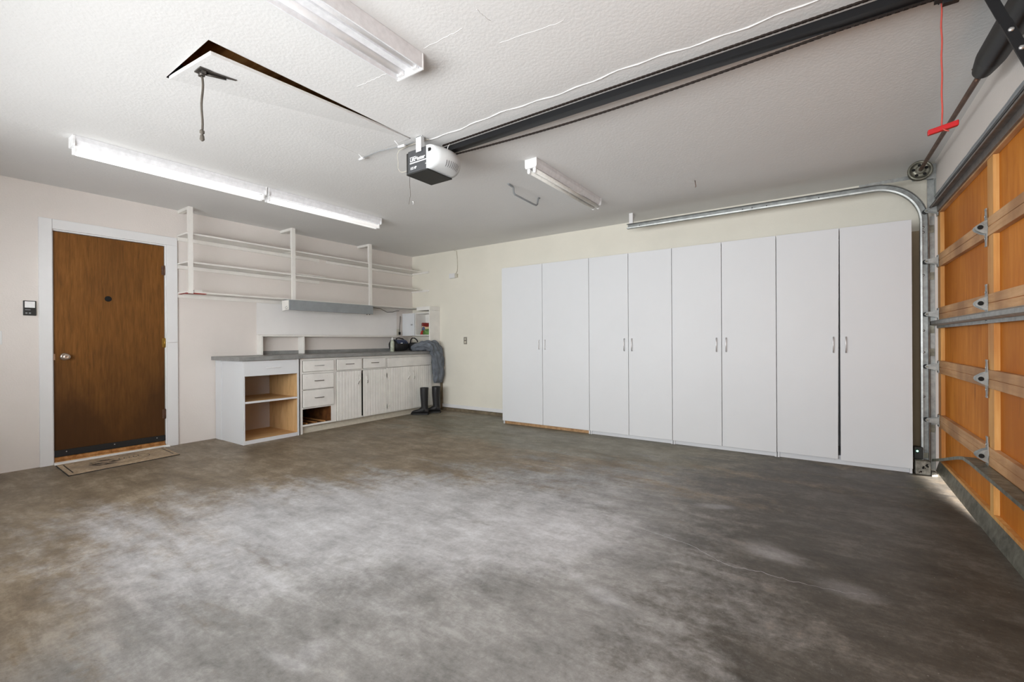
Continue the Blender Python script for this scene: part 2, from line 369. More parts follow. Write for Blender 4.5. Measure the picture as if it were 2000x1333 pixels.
part(MB().lathe((-0.012, -3.808, 1.478), (1, 0, 0), [(0.026, 0), (0.026, 0.0015), (0.016, 0.003), (0.012, 0.0035), (0.001, 0.0025)]), 'peephole', M['gap'], door, 'dark round peephole plate')
th = MB(); th.box(-0.10, 0.02, -4.176, -3.369, 0.0, 0.03).box(-0.10, -0.012, -4.176, -3.369, 0.03, 0.058)
tag(th.build('trim_threshold', M['oldwood'], bevel=0.004), 'worn wooden threshold of the brown door', kind='structure')
cm = MB(); rs = []
for i in range(30):
    y = -4.185+0.84*i/29; d = 0.045+0.012*math.sin(i*1.3)+0.01*random.random()
    rs.append([(0.02, y, 0.001), (d, y, 0.001), (d*0.9, y, 0.012), (0.02, y, 0.02)])
cm.rings(rs, smooth=False)
tag(cm.build('trim_threshold_grout', M['cabw']), 'crumbling white edge of the threshold', kind='structure')

# floor crack and dried splashes, parts of the floor surface
flo = bpy.data.objects['floor']
cr = [(4.372, -2.549), (4.543, -2.605), (4.797, -2.661), (4.979, -2.707), (5.064, -2.762), (5.13, -2.81), (5.197, -2.817), (5.289, -2.8), (5.399, -2.815), (5.511, -2.809), (5.6, -2.796), (5.685, -2.761)]
pts = []
for a, b in zip(cr, cr[1:]):
    for k in range(6):
        t = k/6; pts.append((a[0]+(b[0]-a[0])*t+random.uniform(-.004, .004), a[1]+(b[1]-a[1])*t+random.uniform(-.006, .006)))
rs = []
for i, (x, y) in enumerate(pts):
    wd = (0.0011+0.0012*random.random())*(1 if 8 < i < 52 else 0.5)
    rs.append([(x, y-wd, 0.0004), (x, y+wd, 0.0004)])
part(MB().rings(rs, caps=False, closed=False), 'crack', M['stain'], flo, 'thin pale crack in the concrete')
def splash(cx, cy, rx, ry, rot, mat, seed):
    rnd = random.Random(seed); mb = MB()
    ph = [rnd.uniform(0, 6.28) for _ in range(6)]; am = [rnd.uniform(0.1, 0.3) for _ in range(6)]
    vs = []
    for k in range(64):
        t = 2*PI*k/64; r = 1+sum(am[j]*0.7*math.sin((j+2)*t+ph[j]) for j in range(6))
        r = max(0.15, r)
        u, v = rx*r*math.cos(t), ry*r*math.sin(t)
        vs.append(mb.bm.verts.new((cx+u*math.cos(rot)-v*math.sin(rot), cy+u*math.sin(rot)+v*math.cos(rot), 0.0005)))
    mb.bm.faces.new(vs)
    part(mb, 'dried_splash', mat, flo, 'pale dried splash on the concrete')

# ------------------------------------------------------------------ door mat
t = thing('door_mat', 'thin tan doormat with a worn dark oval print in front of the brown door', 'door mat', (0.31, -3.8, 0))
q = [(0.085, -4.185), (0.585, -4.2), (0.525, -3.425), (0.05, -3.40)]
def inset(k):
    cx = sum(a for a, _ in q)/4; cy = sum(b for _, b in q)/4
    return [(cx+(a-cx)*(1-k*1.6), cy+(b-cy)*(1-k)) for a, b in q]
part(MB().prism(q, 'z', 0.0005, 0.006), 'rubber_backing', M['rubber'], t)
part(MB().prism(inset(0.012), 'z', 0.006, 0.010), 'pile', wood('tan_mat_pile', [(150, 130, 104), (184, 162, 134), (206, 188, 162)], (40, 40, 40), 0.95, 3.0, (140, 124, 108)), t)
def matP(u, v):   # u along y (0..1), v along x (0..1)
    a = Vector(q[0]).lerp(Vector(q[3]), u); b = Vector(q[1]).lerp(Vector(q[2]), u); return a.lerp(b, v)
def mstroke(mb, pts, wd):
    rs = []
    for i, p in enumerate(pts):
        p = matP(*p); a = matP(*pts[min(i+1, len(pts)-1)])-matP(*pts[max(i-1, 0)]); n = Vector((-a.y, a.x)).normalized()*wd
        rs.append([(p.x-n.x, p.y-n.y, 0.0105), (p.x+n.x, p.y+n.y, 0.0105)])
    mb.rings(rs, caps=False, closed=False)
mb = MB()
mstroke(mb, [(0.05, 0.12), (0.05, 0.88)], 0.004); mstroke(mb, [(0.955, 0.12), (0.955, 0.88)], 0.004)
el = [(0.48+0.29*math.cos(a), 0.5+0.27*math.sin(a)) for a in [2*PI*k/60 for k in range(61)]]
mstroke(mb, el[46:61]+el[1:20], 0.003)
for k in range(34):
    u0 = 0.24+0.22*random.random(); v0 = 0.5+0.2*math.sin(k*2.1)*math.sqrt(max(0, 1-((u0-0.36)/0.15)**2))
    mstroke(mb, [(u0-0.02, v0-0.03), (u0, v0+0.05*random.random()), (u0+0.03, v0+0.03)], 0.006)
for u0 in (0.50, 0.545, 0.59, 0.635, 0.68):
    s = random.uniform(.6, 1); mstroke(mb, [(u0+0.014*math.cos(a)*s, 0.45+0.07*math.sin(a)*s) for a in [0.5+k*0.7 for k in range(8)]], 0.0035)
part(mb, 'worn_print', M['rubber'], t, 'dark worn print')

# ------------------------------------------------------------------ wall control, switch plate
t = thing('wall_control', 'small black framed wall control with white button left of the brown door', 'wall control', (0.0, -4.322, 1.30))
part(B(0, 0.016, -4.36, -4.284, 1.298, 1.424), 'housing', M['blackp'], t, bevel=0.003)
part(B(0.016, 0.022, -4.352, -4.292, 1.364, 1.417), 'push_button', M['letter'], t, 'white push button', bevel=0.002)
for y in (-4.342, -4.322): part(B(0.016, 0.019, y-0.006, y+0.006, 1.312, 1.324), 'small_button', M['greyp'], t)
part(B(0.016, 0.0175, -4.35, -4.318, 1.343, 1.349), 'name_strip', M['greyp'], t)
t = thing('switch_plate', 'blank white plate on the wall at the far left edge', 'switch plate', (0, -4.53, 1.05))
part(B(0, 0.006, -4.60, -4.478, 1.055, 1.165), 'cover', M['trim'], t, bevel=0.002)
part(B(0.006, 0.011, -4.547, -4.529, 1.095, 1.125), 'toggle', M['trim'], t)

# ------------------------------------------------------------------ attic hatch
fr = MB(); zt = H+0.19
fr.box(hx0-0.02, hx0, hy0, hy1, H+0.001, zt).box(hx1, hx1+0.02, hy0, hy1, H+0.001, zt)
fr.box(hx0-0.02, hx1+0.02, hy0-0.02, hy0, H+0.001, zt).box(hx0-0.02, hx1+0.02, hy1, hy1+0.02, H+0.001, zt).box(hx0-0.02, hx1+0.02, hy0-0.02, hy1+0.02, zt, zt+0.02)
tag(fr.build('trim_hatch_frame', M['oldwood']), 'rough wooden frame inside the attic hatch opening', kind='structure')
t = thing('attic_hatch', 'white plywood attic hatch sagging at one corner below the ceiling opening', 'hatch', (2.98, -3.6, H))
g = 0.006
zc = {(0, 0): H-0.004, (1, 0): H-0.050, (1, 1): H-0.002, (0, 1): H-0.0005}
P = [(hx0+0.001, hy0+0.012, zc[0, 0]), (hx1-0.022, hy0+0.016, zc[1, 0]), (hx1-0.010, hy1-0.003, zc[1, 1]), (hx0+0.001, hy1-0.001, zc[0, 1])]
part(MB().hexa([(x, y, z) for x, y, z in P]+[(x, y, z+0.018) for x, y, z in P]), 'panel', M['ceil'], t, bevel=0.002)
lt = MB(); bx, by, bz = 3.01, -4.165, H-0.033
lt.box(bx-0.035, bx+0.035, by-0.022, by+0.022, bz-0.006, bz).box(bx-0.028, bx+0.026, by-0.008, by+0.008, bz-0.022, bz-0.006)
lt.cyl((bx, by, bz-0.026), (bx, by, bz-0.006), 0.012, 12)
lt.tube([(bx, by, bz-0.014), (bx+0.02, by+0.10, bz-0.002)], 0.006, 8)
lt.hexa([(bx+0.0, by+0.02, bz-0.006), (bx+0.03, by+0.02, bz-0.006), (bx+0.045, by+0.14, bz+0.002), (bx+0.035, by+0.14, bz+0.002), (bx+0.0, by+0.02, bz-0.002), (bx+0.03, by+0.02, bz-0.002), (bx+0.045, by+0.14, bz+0.006), (bx+0.035, by+0.14, bz+0.006)])
part(lt, 'latch', metal('dark_latch_steel', (96, 92, 88), 0.4, 0.3, 0.8), t, 'dark steel latch bolt')
rp = [(bx-0.004, by, bz-0.02-0.29*k/12) for k in range(13)]
rp = [(x+0.004*math.sin(i*0.5), y+0.003*math.sin(i*0.8), z) for i, (x, y, z) in enumerate(rp)]
r = part(MB().tube(rp, 0.0055, 8), 'pull_rope', M['rope'], t, 'brown grey pull rope with a knot')
e = rp[-1]
part(MB().lathe((e[0], e[1], e[2]+0.02), (0, 0, -1), [(0.004, 0), (0.011, 0.008), (0.011, 0.018), (0.005, 0.024), (0.009, 0.032), (0.011, 0.05), (0.004, 0.058)], 10), 'knot', M['rope'], r)
# closing spring rod beside the hatch
t = thing('hatch_rod', 'thin white painted rod with end caps across the far end of the attic hatch', 'rod', (2.96, -2.99, H-0.03))
part(MB().tube([(2.72, -3.022, H-0.025), (2.93, -3.03, H-0.025), (3.13, -2.99, H-0.022), (3.24, -2.985, H-0.018)], 0.0028, 8), 'rod', M['greyp'], t)
for a, b in (((2.70, -3.02, H-0.026), (2.755, -3.024, H-0.026)), ((3.10, -2.995, H-0.023), (3.16, -2.988, H-0.023))): part(MB().cyl(a, b, 0.009, 14), 'end_cap', M['whitep'], t)
for x in (2.74, 3.13):
    part(MB().tube([(x, -3.02, H-0.03), (x-0.01, -3.03, H-0.012), (x-0.012, -3.045, H-0.001)], 0.0022, 8), 'hook', M['whitep'], t)

# ------------------------------------------------------------------ fluorescent fixtures
def strip_light(name, label, x0, x1, y0, y1, zb, tmat, group=None, bodymat=None, tz=0.022, tr=0.0145, dark_side=False):
    t = thing(name, label, 'ceiling light', ((x0+x1)/2, (y0+y1)/2, zb-0.04), group)
    bodymat = bodymat or M['enamel_on']
    xm = (x0+x1)/2; w = (x1-x0)/2
    bm_ = MB()
    bm_.prism([(xm-w, H-0.001), (xm+w, H-0.001), (xm+w, H-0.03), (xm+w*0.62, zb), (xm-w*0.62, zb), (xm-w, H-0.03)], 'y', y0+0.012, y1-0.012)
    part(bm_, 'housing', bodymat, t)
    for y in (y0, y1-0.012):
        part(MB().prism([(x0-0.002, H-0.0005), (x1+0.002, H-0.0005), (x1+0.002, zb+0.006), (x1-0.006, zb-0.006), (x0+0.006, zb-0.006), (x0-0.002, zb+0.006)], 'y', y, y+0.012), 'end_plate', M['whitep'], t)
    for x in (xm-w*0.5, xm+w*0.5):
        tb = part(MB().tube([(x, y0+0.03, zb-tz), (x, y1-0.03, zb-tz)], tr, 16), 'tube', tmat, t)
        for (ya, yb) in ((y0+0.012, y0+0.026), (y1-0.026, y1-0.012)):
            part(MB().prism([(x-0.012, zb), (x+0.012, zb), (x+0.012, zb-tz-0.012), (x+0.006, zb-tz-0.02), (x-0.006, zb-tz-0.02), (x-0.012, zb-tz-0.012)], 'y', ya, yb), 'lamp_holder', M['whitep'], t)
    return t
strip_light('fluorescent_fixture', 'lit two-tube ceiling strip light above the brown door, nearer of the end-to-end pair', 1.37, 1.472, -4.335, -3.075, 2.375, M['tube_on'], 'end-to-end strip lights', tz=0.03, tr=0.019)
strip_light('fluorescent_fixture', 'two-tube ceiling strip light above the hanging shelves, farther of the end-to-end pair', 1.37, 1.472, -3.065, -1.815, 2.375, M['tube_dim'], 'end-to-end strip lights', tz=0.03, tr=0.019)
strip_light('fluorescent_fixture', 'unlit grey two-tube strip light between the door opener and the tall cupboards', 3.662, 3.762, -2.24, -1.04, 2.375, M['tube_off'], tz=0.022, tr=0.016)
# wide reflector light nearest the camera, cut by the top edge
t = thing('fluorescent_fixture', 'wide white fluorescent light with flared reflector at the top of the view', 'ceiling light', (3.87, -4.2, 2.35))
xa, xb, ya, yb, zb = 3.785, 3.962, -4.83, -3.59, 2.362
rf = MB(); rf.prism([(xa, H-0.001), (xb, H-0.001), (xb, zb+0.004), (xb-0.006, zb+0.004), (xb-0.022, H-0.03), (3.905, H-0.03), (3.892, H-0.055), (3.852, H-0.055), (3.84, H-0.03), (xa+0.022, H-0.03), (xa+0.006, zb+0.004), (xa, zb+0.004)], 'y', ya+0.01, yb-0.01)
part(rf, 'reflector', M['enamel_on'], t)
for y in (ya, yb-0.01): part(B(xa-0.002, xb+0.002, y, y+0.01, zb, H-0.0005), 'end_plate', M['whitep'], t, bevel=0.002)
for x in (3.822, 3.925):
    part(MB().tube([(x, ya+0.03, zb+0.03), (x, yb-0.03, zb+0.03)], 0.019, 18), 'tube', M['tube_wrap'], t)
    for y in (ya+0.012, yb-0.03): part(B(x-0.016, x+0.016, y, y+0.016, zb+0.006, H-0.03), 'lamp_holder', M['whitep'], t)

# ------------------------------------------------------------------ hanging shelves
SD = 0.25
t = thing('wall_shelving', 'white three-tier shelving hung from the ceiling on the left wall', 'shelving', (0.12, -1.6, 1.57))
for z in (2.163, 1.872):
    s = MB().box(0.001, SD, -3.262, -2.16, z, z+0.015).box(0.001, SD, -2.15, -0.002, z-0.003, z+0.012)
    part(s, 'shelf', M['shelfw'], t)
part(B(0.215, SD+0.003, -2.12, -1.72, 1.888, 1.898), 'batten', M['shelfw'], t)
part(MB().box(0.001, SD, -3.262, -2.35, 1.568, 1.582).box(0.001, SD, -2.35, -0.002, 1.571, 1.583), 'shelf', M['shelfw'], t)
for y0, y1 in ((-3.252, -3.212), (-2.178, -2.134), (-1.056, -1.012)):
    p = MB(); p.box(SD+0.0005, SD+0.02, y0, y1, 1.56, H-0.001).box(SD-0.018, SD, y0, y1, 2.187, H-0.03).box(0.001, SD, y0, y1, H-0.03, H-0.001)
    part(p, 'hanger', M['shelfw'], t)
for z, yy in ((2.145, -1.665), (1.853, -1.665), (1.553, -0.3)):
    part(B(0.001, 0.02, -3.262, yy, z-0.022, z+0.016), 'wall_cleat', M['shelfw'], t)
part(B(0.001, 0.02, -1.55, -0.005, 2.122, 2.155), 'wall_cleat', M['shelfw'], t)
for z, xe in ((2.14, 0.39), (1.85, 0.39)): part(B(0.0, xe, -0.018, -0.001, z, z+0.03), 'end_cleat', M['shelfw'], t)
part(MB().box(0.03, 0.235, -3.26, -3.235, 1.5625, 1.5675).hexa([(0.17, -3.25, 1.558), (0.265, -3.25, 1.558), (0.262, -3.09, 1.562), (0.2, -3.09, 1.562), (0.17, -3.25, 1.568), (0.265, -3.25, 1.568), (0.262, -3.09, 1.568), (0.2, -3.09, 1.568)]), 'underside_tape', plain('red_tape', (150, 44, 36), 0.6), t, 'red tape patch under the lowest shelf')
part(B(0.18, 0.24, -3.195, -3.12, 1.5835, 1.600), 'wood_block', M['shelfw'], t)

# under-shelf grey light
t = thing('under_shelf_light', 'long grey metal light box mounted under the lowest hanging shelf', 'light fixture', (0.23, -1.63, 1.43))
part(MB().prism([(0.16, 1.5665), (0.305, 1.5665), (0.305, 1.446), (0.29, 1.444), (0.275, 1.50), (0.16, 1.52)], 'y', -2.235, -1.022), 'housing', M['greyp'], t, bevel=0.001)
part(MB().prism([(0.16, 1.560), (0.30, 1.560), (0.30, 1.45), (0.17, 1.436)], 'y', -2.246, -2.236), 'end_plate', M['shelfw'], t, 'chipped cream end plate')
part(MB().tube([(0.295, -2.2475, 1.47), (0.25, -2.2475, 1.455), (0.24, -2.2475, 1.475), (0.28, -2.2475, 1.49)], 0.0018, 6), 'chip_line', M['gap'], t)
for y in (-1.10, -1.055): part(MB().cyl((0.27, y, 1.435), (0.27, y, 1.452), 0.005, 8), 'screw', M['gap'], t)
part(MB().tube([(0.24, -2.2, 1.475), (0.24, -1.05, 1.475)], 0.014, 12), 'tube', M['tube_off'], t)
# cord from the light
t = tag(MB().tube([(0.2, -1.02, 1.545), (0.2, -0.95, 1.548), (0.18, -0.8, 1.545), (0.15, -0.65, 1.50), (0.1, -0.5, 1.51), (0.06, -0.38, 1.54), (0.02, -0.30, 1.545)], 0.004, 8).build('power_cord', M['rope']), 'grey cord sagging under the shelf from the grey light box', 'cord')
t = thing('outlet_cord', 'dark cord hanging down the wall to a plug left of the corner cubby', 'cord', (0.02, -0.30, 1.17))
part(MB().tube([(0.014, -0.272, 1.46), (0.014, -0.275, 1.38), (0.014, -0.285, 1.30), (0.016, -0.293, 1.24), (0.016, -0.296, 1.205)], 0.005, 8), 'cord', M['rope'], t)
part(B(0.0125, 0.034, -0.313, -0.281, 1.165, 1.21), 'plug', M['gap'], t, bevel=0.004)
part(B(0.001, 0.012, -0.335, -0.272, 1.155, 1.255), 'outlet_plate', M['beige'], t, bevel=0.002)

# painted board on the wall between shelf and counter
tag(B(0.0008, 0.006, -2.465, -0.34, 1.152, 1.53).build('wall_board', paint('white_hardboard', (234, 232, 230), 0.5, 0.02)), 'thin white painted board on the wall above the niche shelf', 'board')
# niche shelf above the counter
t = thing('niche_shelf', 'shallow white two-bay niche shelf standing on the back of the grey counter', 'shelf', (0.06, -1.4, 0.912))
part(B(0.001, 0.13, -2.47, -0.39, 1.128, 1.146), 'top_board', M['shelfw'], t, bevel=0.002)
part(B(0.001, 0.12, -2.465, -2.45, 0.912, 1.128), 'end_board', M['shelfw'], t)
part(B(0.001, 0.12, -1.955, -1.935, 0.912, 1.128), 'divider', M['shelfw'], t)
part(B(0.001, 0.012, -2.45, -0.002, 0.912, 0.955), 'back_strip', M['counter'], t, 'grey laminate upstand')

# ------------------------------------------------------------------ counter and base cabinets
XF = 0.628
top = MB().box(0.001, 0.655, -2.95, -2.29, 0.868, 0.908).box(0.001, 0.66, -2.29, -0.002, 0.872, 0.910)
tag(top.build('countertop', M['counter'], bevel=0.003), 'scratched grey laminate countertop over the white base cabinets', 'countertop')
def bow(mb, p, d, n, L, out=0.022, r=0.0035):
    p = Vector(p); d = Vector(d); n = Vector(n)
    mb.tube([p-d*L/2, p-d*L/2+n*out*0.7, p-d*L*0.38+n*out, p+d*L*0.38+n*out, p+d*L/2+n*out*0.7, p+d*L/2], r, 8)
    return mb
# open unit
t = thing('open_base_cabinet', 'white base cabinet with one drawer over two open brown shelves', 'cabinet', (0.31, -2.61, 0))
part(B(0.148, XF, -2.905, -2.887, 0.0, 0.866), 'side_panel', M['lam'], t)
part(B(0.008, 0.147, -2.91, -2.89, 0.0, 0.866), 'filler_panel', M['lam'], t, 'white filler strip at the wall')
part(B(0.008, XF-0.004, -2.325, -2.308, 0.0, 0.866), 'side_panel', M['mdf'], t, 'pale brown inner side with white edge')
part(B(XF-0.004, XF, -2.327, -2.306, 0.0, 0.866), 'edge_strip', M['lam'], t)
part(B(0.008, 0.016, -2.887, -2.326, 0.0, 0.70), 'back_panel', paint('pinkish_grey_back', (196, 186, 180), 0.6), t, 'greyish back panel')
for z in (0.02, 0.424):
    s = part(B(0.018, XF-0.012, -2.886, -2.326, z, z+0.018), 'shelf', M['mdf'], t, 'pale brown shelf with white front edge')
    part(B(XF-0.012, XF-0.002, -2.886, -2.328, z-0.001, z+0.019), 'front_edge', M['lam'], s)
part(B(0.55, XF-0.006, -2.886, -2.328, 0.0, 0.018), 'toe_board', M['lam'], t)
d = part(B(XF-0.018, XF+0.001, -2.900, -2.306, 0.706, 0.864), 'drawer', M['lam'], t, bevel=0.002)
part(bow(MB(), (XF, -2.594, 0.786), (0, 1, 0), (1, 0, 0), 0.145, 0.02, 0.004), 'handle', M['whitep'], d, 'white arched handle')
# main unit
t = thing('base_cabinet', 'long white chipped base cabinet with drawers and grooved doors along the left wall', 'cabinet', (0.31, -1.15, 0))
xf = 0.612
cb = MB()
cb.box(0.01, xf, -2.303, -2.285, 0.0, 0.868)                 # left side
cb.box(xf-0.018, xf, -2.303, -2.256, 0.0, 0.868)             # left stile
cb.box(xf-0.018, xf, -1.886, -1.80, 0.085, 0.868)
cb.box(xf-0.018, xf, -2.256, -1.886, 0.842, 0.868).box(xf-0.018, xf, -2.256, -1.886, 0.285, 0.80)
cb.box(xf-0.018, xf, -2.256, -1.886, 0.085, 0.104)
cb.box(xf-0.018, xf, -1.80, -0.004, 0.69, 0.868).box(xf-0.018, xf, -1.80, -0.004, 0.082, 0.10)
cb.box(xf-0.018, xf, -1.46, -1.459, 0.10, 0.69)
cb.box(xf-0.018, xf, -1.08, -1.04, 0.10, 0.69).box(xf-0.018, xf, -0.30, -0.004, 0.10, 0.69)
part(cb, 'face_frame', M['cabw'], t)
part(MB().box(0.01, 0.6, -1.90, -1.886, 0.085, 0.30).box(0.01, 0.6, -2.28, -1.90, 0.085, 0.099).box(0.01, 0.02, -2.28, -1.90, 0.10, 0.30), 'slot_lining', M['darkwood'], t, 'dark bare wood inside the missing drawer slot')
for i, y in enumerate((-2.2, -2.08, -1.97)):
    part(B(0.05, 0.585, y, y+0.02, 0.0995, 0.115), 'drawer_runner', M['oldwood'], t)
part(B(0.02, 0.55, -1.80, -0.05, 0.085, 0.60), 'dark_interior', M['gap'], t)
part(B(0.54, 0.572, -2.285, -0.004, 0.0, 0.082), 'toe_kick', M['beige'], t, 'yellowed toe kick')
def drawer(y0, y1, z0, z1, mat=M['steel']):
    d = part(B(xf+0.004, xf+0.020, y0, y1, z0, z1), 'drawer', M['cabw'], t, bevel=0.004)
    part(B(xf+0.0005, xf+0.005, y0-0.003, y1+0.003, z0-0.003, z1+0.002), 'shade_outline', M['gap_shade'], d)  # dark rim painted in for the shadow line around the drawer
    part(bow(MB(), (xf+0.018, (y0+y1)/2, (z0+z1)/2+0.005), (0, 1, 0), (1, 0, 0), 0.11, 0.02, 0.0042), 'handle', mat, d, 'thin metal bow handle')
dk = metal('dark_nickel', (120, 114, 106), 0.35, 0.2, 0.9)
drawer(-2.252, -1.862, 0.716, 0.842, M['steel']); drawer(-2.255, -1.864, 0.512, 0.688, dk); drawer(-2.255, -1.864, 0.303, 0.500, dk)
drawer(-1.817, -1.463, 0.71, 0.842, dk); drawer(-1.432, -1.078, 0.712, 0.841, dk)
part(B(xf+0.0003, xf+0.002, -1.038, -0.207, 0.7035, 0.8375), 'shade_seam', M['gap_shade'], t)  # dark rim standing in for the shadow around the fixed panel
d = part(B(xf+0.0005, xf+0.014, -1.035, -0.21, 0.706, 0.835), 'false_drawer', M['cabw'], t, 'fixed panel with a slatted board', bevel=0.003)
for k in range(4): part(B(xf+0.014, xf+0.019, -0.80, -0.40, 0.722+k*0.022, 0.738+k*0.022), 'slat', M['cabw'], d)
def gdoor(y0, y1, z0, z1, side, hinge):
    n = max(3, round((y1-y0)/0.042)); prof = [(xf+0.001, y0), (xf+0.018, y0)]
    for k in range(1, n):
        y = y0+(y1-y0)*k/n
        prof += [(xf+0.018, y-0.005), (xf+0.012, y), (xf+0.018, y+0.005)]
    prof += [(xf+0.018, y1), (xf+0.001, y1)]
    d = part(MB().prism(prof, 'z', z0, z1), 'grooved_door', M['cabw'], t)
    part(B(xf+0.0004, xf+0.004, y0-0.002, y1+0.002, z0-0.002, z1+0.003), 'shade_outline', M['gap_shade'], d)  # painted shadow line showing around the door edge
    yh = (y1-0.045) if side > 0 else (y0+0.045)
    h = MB()
    pts = [(xf+0.02, yh, 0.625), (xf+0.034, yh+0.012*side, 0.61), (xf+0.042, yh+0.014*side, 0.585), (xf+0.036, yh, 0.56), (xf+0.03, yh-0.008*side, 0.535), (xf+0.022, yh-0.01*side, 0.52)]
    h.tube(pts, [0.004, 0.005, 0.006, 0.006, 0.006, 0.004], 8)
    h.prism([(yh-0.018, 0.61), (yh, 0.65), (yh+0.018, 0.61), (yh+0.008, 0.56), (yh+0.014, 0.52), (yh, 0.5), (yh-0.014, 0.52), (yh-0.008, 0.56)], 'x', xf+0.018, xf+0.021)
    part(h, 'handle', M['cabw'], d, 'curved pull, paint worn to metal')
    part(MB().tube([(a+0.002, b, c) for a, b, c in pts[3:]], 0.0048, 8), 'handle_tip', dk, d)
    yy = y0 if side > 0 else y1; sg = 1 if side > 0 else -1
    if hinge:
        for z in (0.60, 0.175):
            hm = MB()
            hm.prism([(yy-0.008, z-0.03), (yy+0.008, z-0.03), (yy+0.008, z+0.03), (yy-0.008, z+0.03)], 'x', xf+0.018, xf+0.024)
            hm.prism([(yy+sg*0.008, z-0.008), (yy+sg*0.03, z-0.024), (yy+sg*0.05, z-0.012), (yy+sg*0.07, z), (yy+sg*0.05, z+0.012), (yy+sg*0.03, z+0.024), (yy+sg*0.008, z+0.008)], 'x', xf+0.018, xf+0.022)
            part(hm, 'hinge', M['cabw'], d)
    return d
gdoor(-1.818, -1.468, 0.09, 0.692, 1, True); gdoor(-1.434, -1.064, 0.092, 0.69, -1, True)
gdoor(-1.060, -0.622, 0.094, 0.70, 1, True); gdoor(-0.616, -0.205, 0.096, 0.70, -1, False)

# ------------------------------------------------------------------ corner cubby with its tall side panel
t = thing('corner_cubby', 'white corner wall cubby with a small door, an open bay and tall side panel', 'wall cabinet', (0.3, -0.12, 0.9105))
fy, sx_ = -0.22, 0.612
c_ = MB(); c_.box(0.003, sx_-0.016, fy, -0.002, 1.146, 1.161).box(0.003, sx_-0.016, fy, -0.002, 1.487, 1.502)
c_.box(0.003, 0.018, fy+0.002, -0.002, 1.161, 1.487).box(0.297, 0.310, fy, -0.002, 1.161, 1.487).box(0.018, sx_-0.016, -0.008, -0.002, 1.161, 1.487)
part(c_, 'carcass', M['cabw'], t)
part(B(sx_-0.016, sx_, fy-0.004, -0.001, 0.9105, 1.535), 'side_panel', M['cabw'], t, bevel=0.0015)
part(B(0.33, sx_+0.004, fy-0.004, -0.001, 1.5365, 1.592), 'top_rail', M['cabw'], t, bevel=0.0015)
d = part(B(0.022, 0.295, fy-0.017, fy-0.001, 1.150, 1.498), 'door', M['lam'], t, bevel=0.002)
part(MB().lathe((0.25, fy-0.017, 1.322), (0, -1, 0), [(0.006, 0), (0.005, 0.01), (0.013, 0.016), (0.013, 0.022), (0.004, 0.027), (0.001, 0.027)], 16), 'knob', M['steel'], d, 'small chrome knob')
part(B(0.45, 0.56, -0.05, -0.009, 1.36, 1.46), 'inner_block', M['beige'], t)
# brown post below the panel
tag(B(0.64, 0.668, -0.03, -0.001, 0.0, 0.903).build('wall_post', M['footing']), 'narrow brown post against the back wall behind the jeans', 'post')

# snack bag in the cubby
t = thing('snack_bag', 'crumpled red, cream and green food bag in the open bay of the cubby', 'bag', (0.46, -0.13, 1.1615))
def bagring(v):
    z = 1.1625+0.178*v; wd = 0.105*(0.80+0.28*v); b = 0.05*math.sin(PI*min(0.93, max(0.06, v*0.93+0.06)))**0.6*(1-0.3*v)
    return [(0.462+wd*math.cos(a_), -0.14+b*math.sin(a_)*(1+0.15*math.sin(5*a_+v*7)), z+0.010*math.sin(3*a_+2)*v) for a_ in [2*PI*k/24 for k in range(24)]]
rs = [bagring(i/14) for i in range(15)]
part(MB().rings(rs[:8]), 'lower_print', paint('green_leaf_print', (110, 150, 84), 0.35, 0.35, 22), t, 'green printed lower half')
part(MB().rings(rs[7:11]), 'label_band', paint('cream_band', (214, 192, 152), 0.35, 0.12, 30), t, 'cream band')
part(MB().rings(rs[10:]), 'folded_top', plain('dark_red_foil', (122, 34, 28), 0.35), t, 'dark red folded top')
part(MB().prism([(0.375, 1.167), (0.43, 1.167), (0.425, 1.20), (0.45, 1.23), (0.40, 1.22)], 'y', -0.193, -0.185), 'red_patch', plain('red_foil', (170, 30, 24), 0.35), t)
part(MB().lathe((0.445, -0.187, 1.255), (0, -1, 0), [(0.032, 0), (0.03, 0.006), (0.001, 0.009)], 16), 'blue_patch', plain('dusty_blue_print', (84, 96, 126), 0.4), t)

# ------------------------------------------------------------------ bottle, bags, jeans, boots
t = thing('water_bottle', 'slim green and white bottle standing on the counter before the navy bag', 'bottle', (0.36, -0.73, 0.9105))
part(MB().lathe((0.36, -0.73, 0.9105), (0, 0, 1), [(0.028, 0), (0.030, 0.004), (0.030, 0.13), (0.027, 0.145), (0.016, 0.17), (0.012, 0.175)], 24), 'body', paint('mottled_green_bottle', (182, 188, 170), 0.3, 0.25, 40), t)
part(MB().lathe((0.36, -0.73, 1.0855), (0, 0, 1), [(0.015, 0), (0.015, 0.012), (0.008, 0.016), (0.008, 0.03), (0.005, 0.034), (0.001, 0.034)], 20), 'cap', M['letter'], t, 'white cap')

def duffel(cx, cy, L, Wd, Hh, z0, mat, parent, name='body', ang=0.0, sag=0.12):
    rs = []; n = 18
    for i in range(n+1):
        u = i/n; y = (u-0.5)*L; k = (1-abs(2*u-1)**5)**0.5*(0.92)+0.02; k = max(k, 0.05)
        ring = []
        for j in range(28):
            a = 2*PI*j/28; ca, sa = math.cos(a), math.sin(a)
            xx = Wd/2*abs(ca)**0.7*(1 if ca > 0 else -1)*k*(1+0.05*math.sin(9*u+3*a)); zz = Hh/2*(1+abs(sa)**0.75*(1 if sa > 0 else -1)*k*(1-sag*math.sin(PI*u)*(0.5 if sa > 0 else 0)))
            p = Vector((xx, y, 0)); 
            ring.append((cx+p.x*math.cos(ang)-p.y*math.sin(ang), cy+p.x*math.sin(ang)+p.y*math.cos(ang), z0+max(0.0, zz)))
        rs.append(ring)
    return part(MB().rings(rs), name, mat, parent)
t = thing('duffel_bag', 'black and navy zip bag with carry strap on the counter behind the bottle', 'bag', (0.29, -0.57, 0.9105))
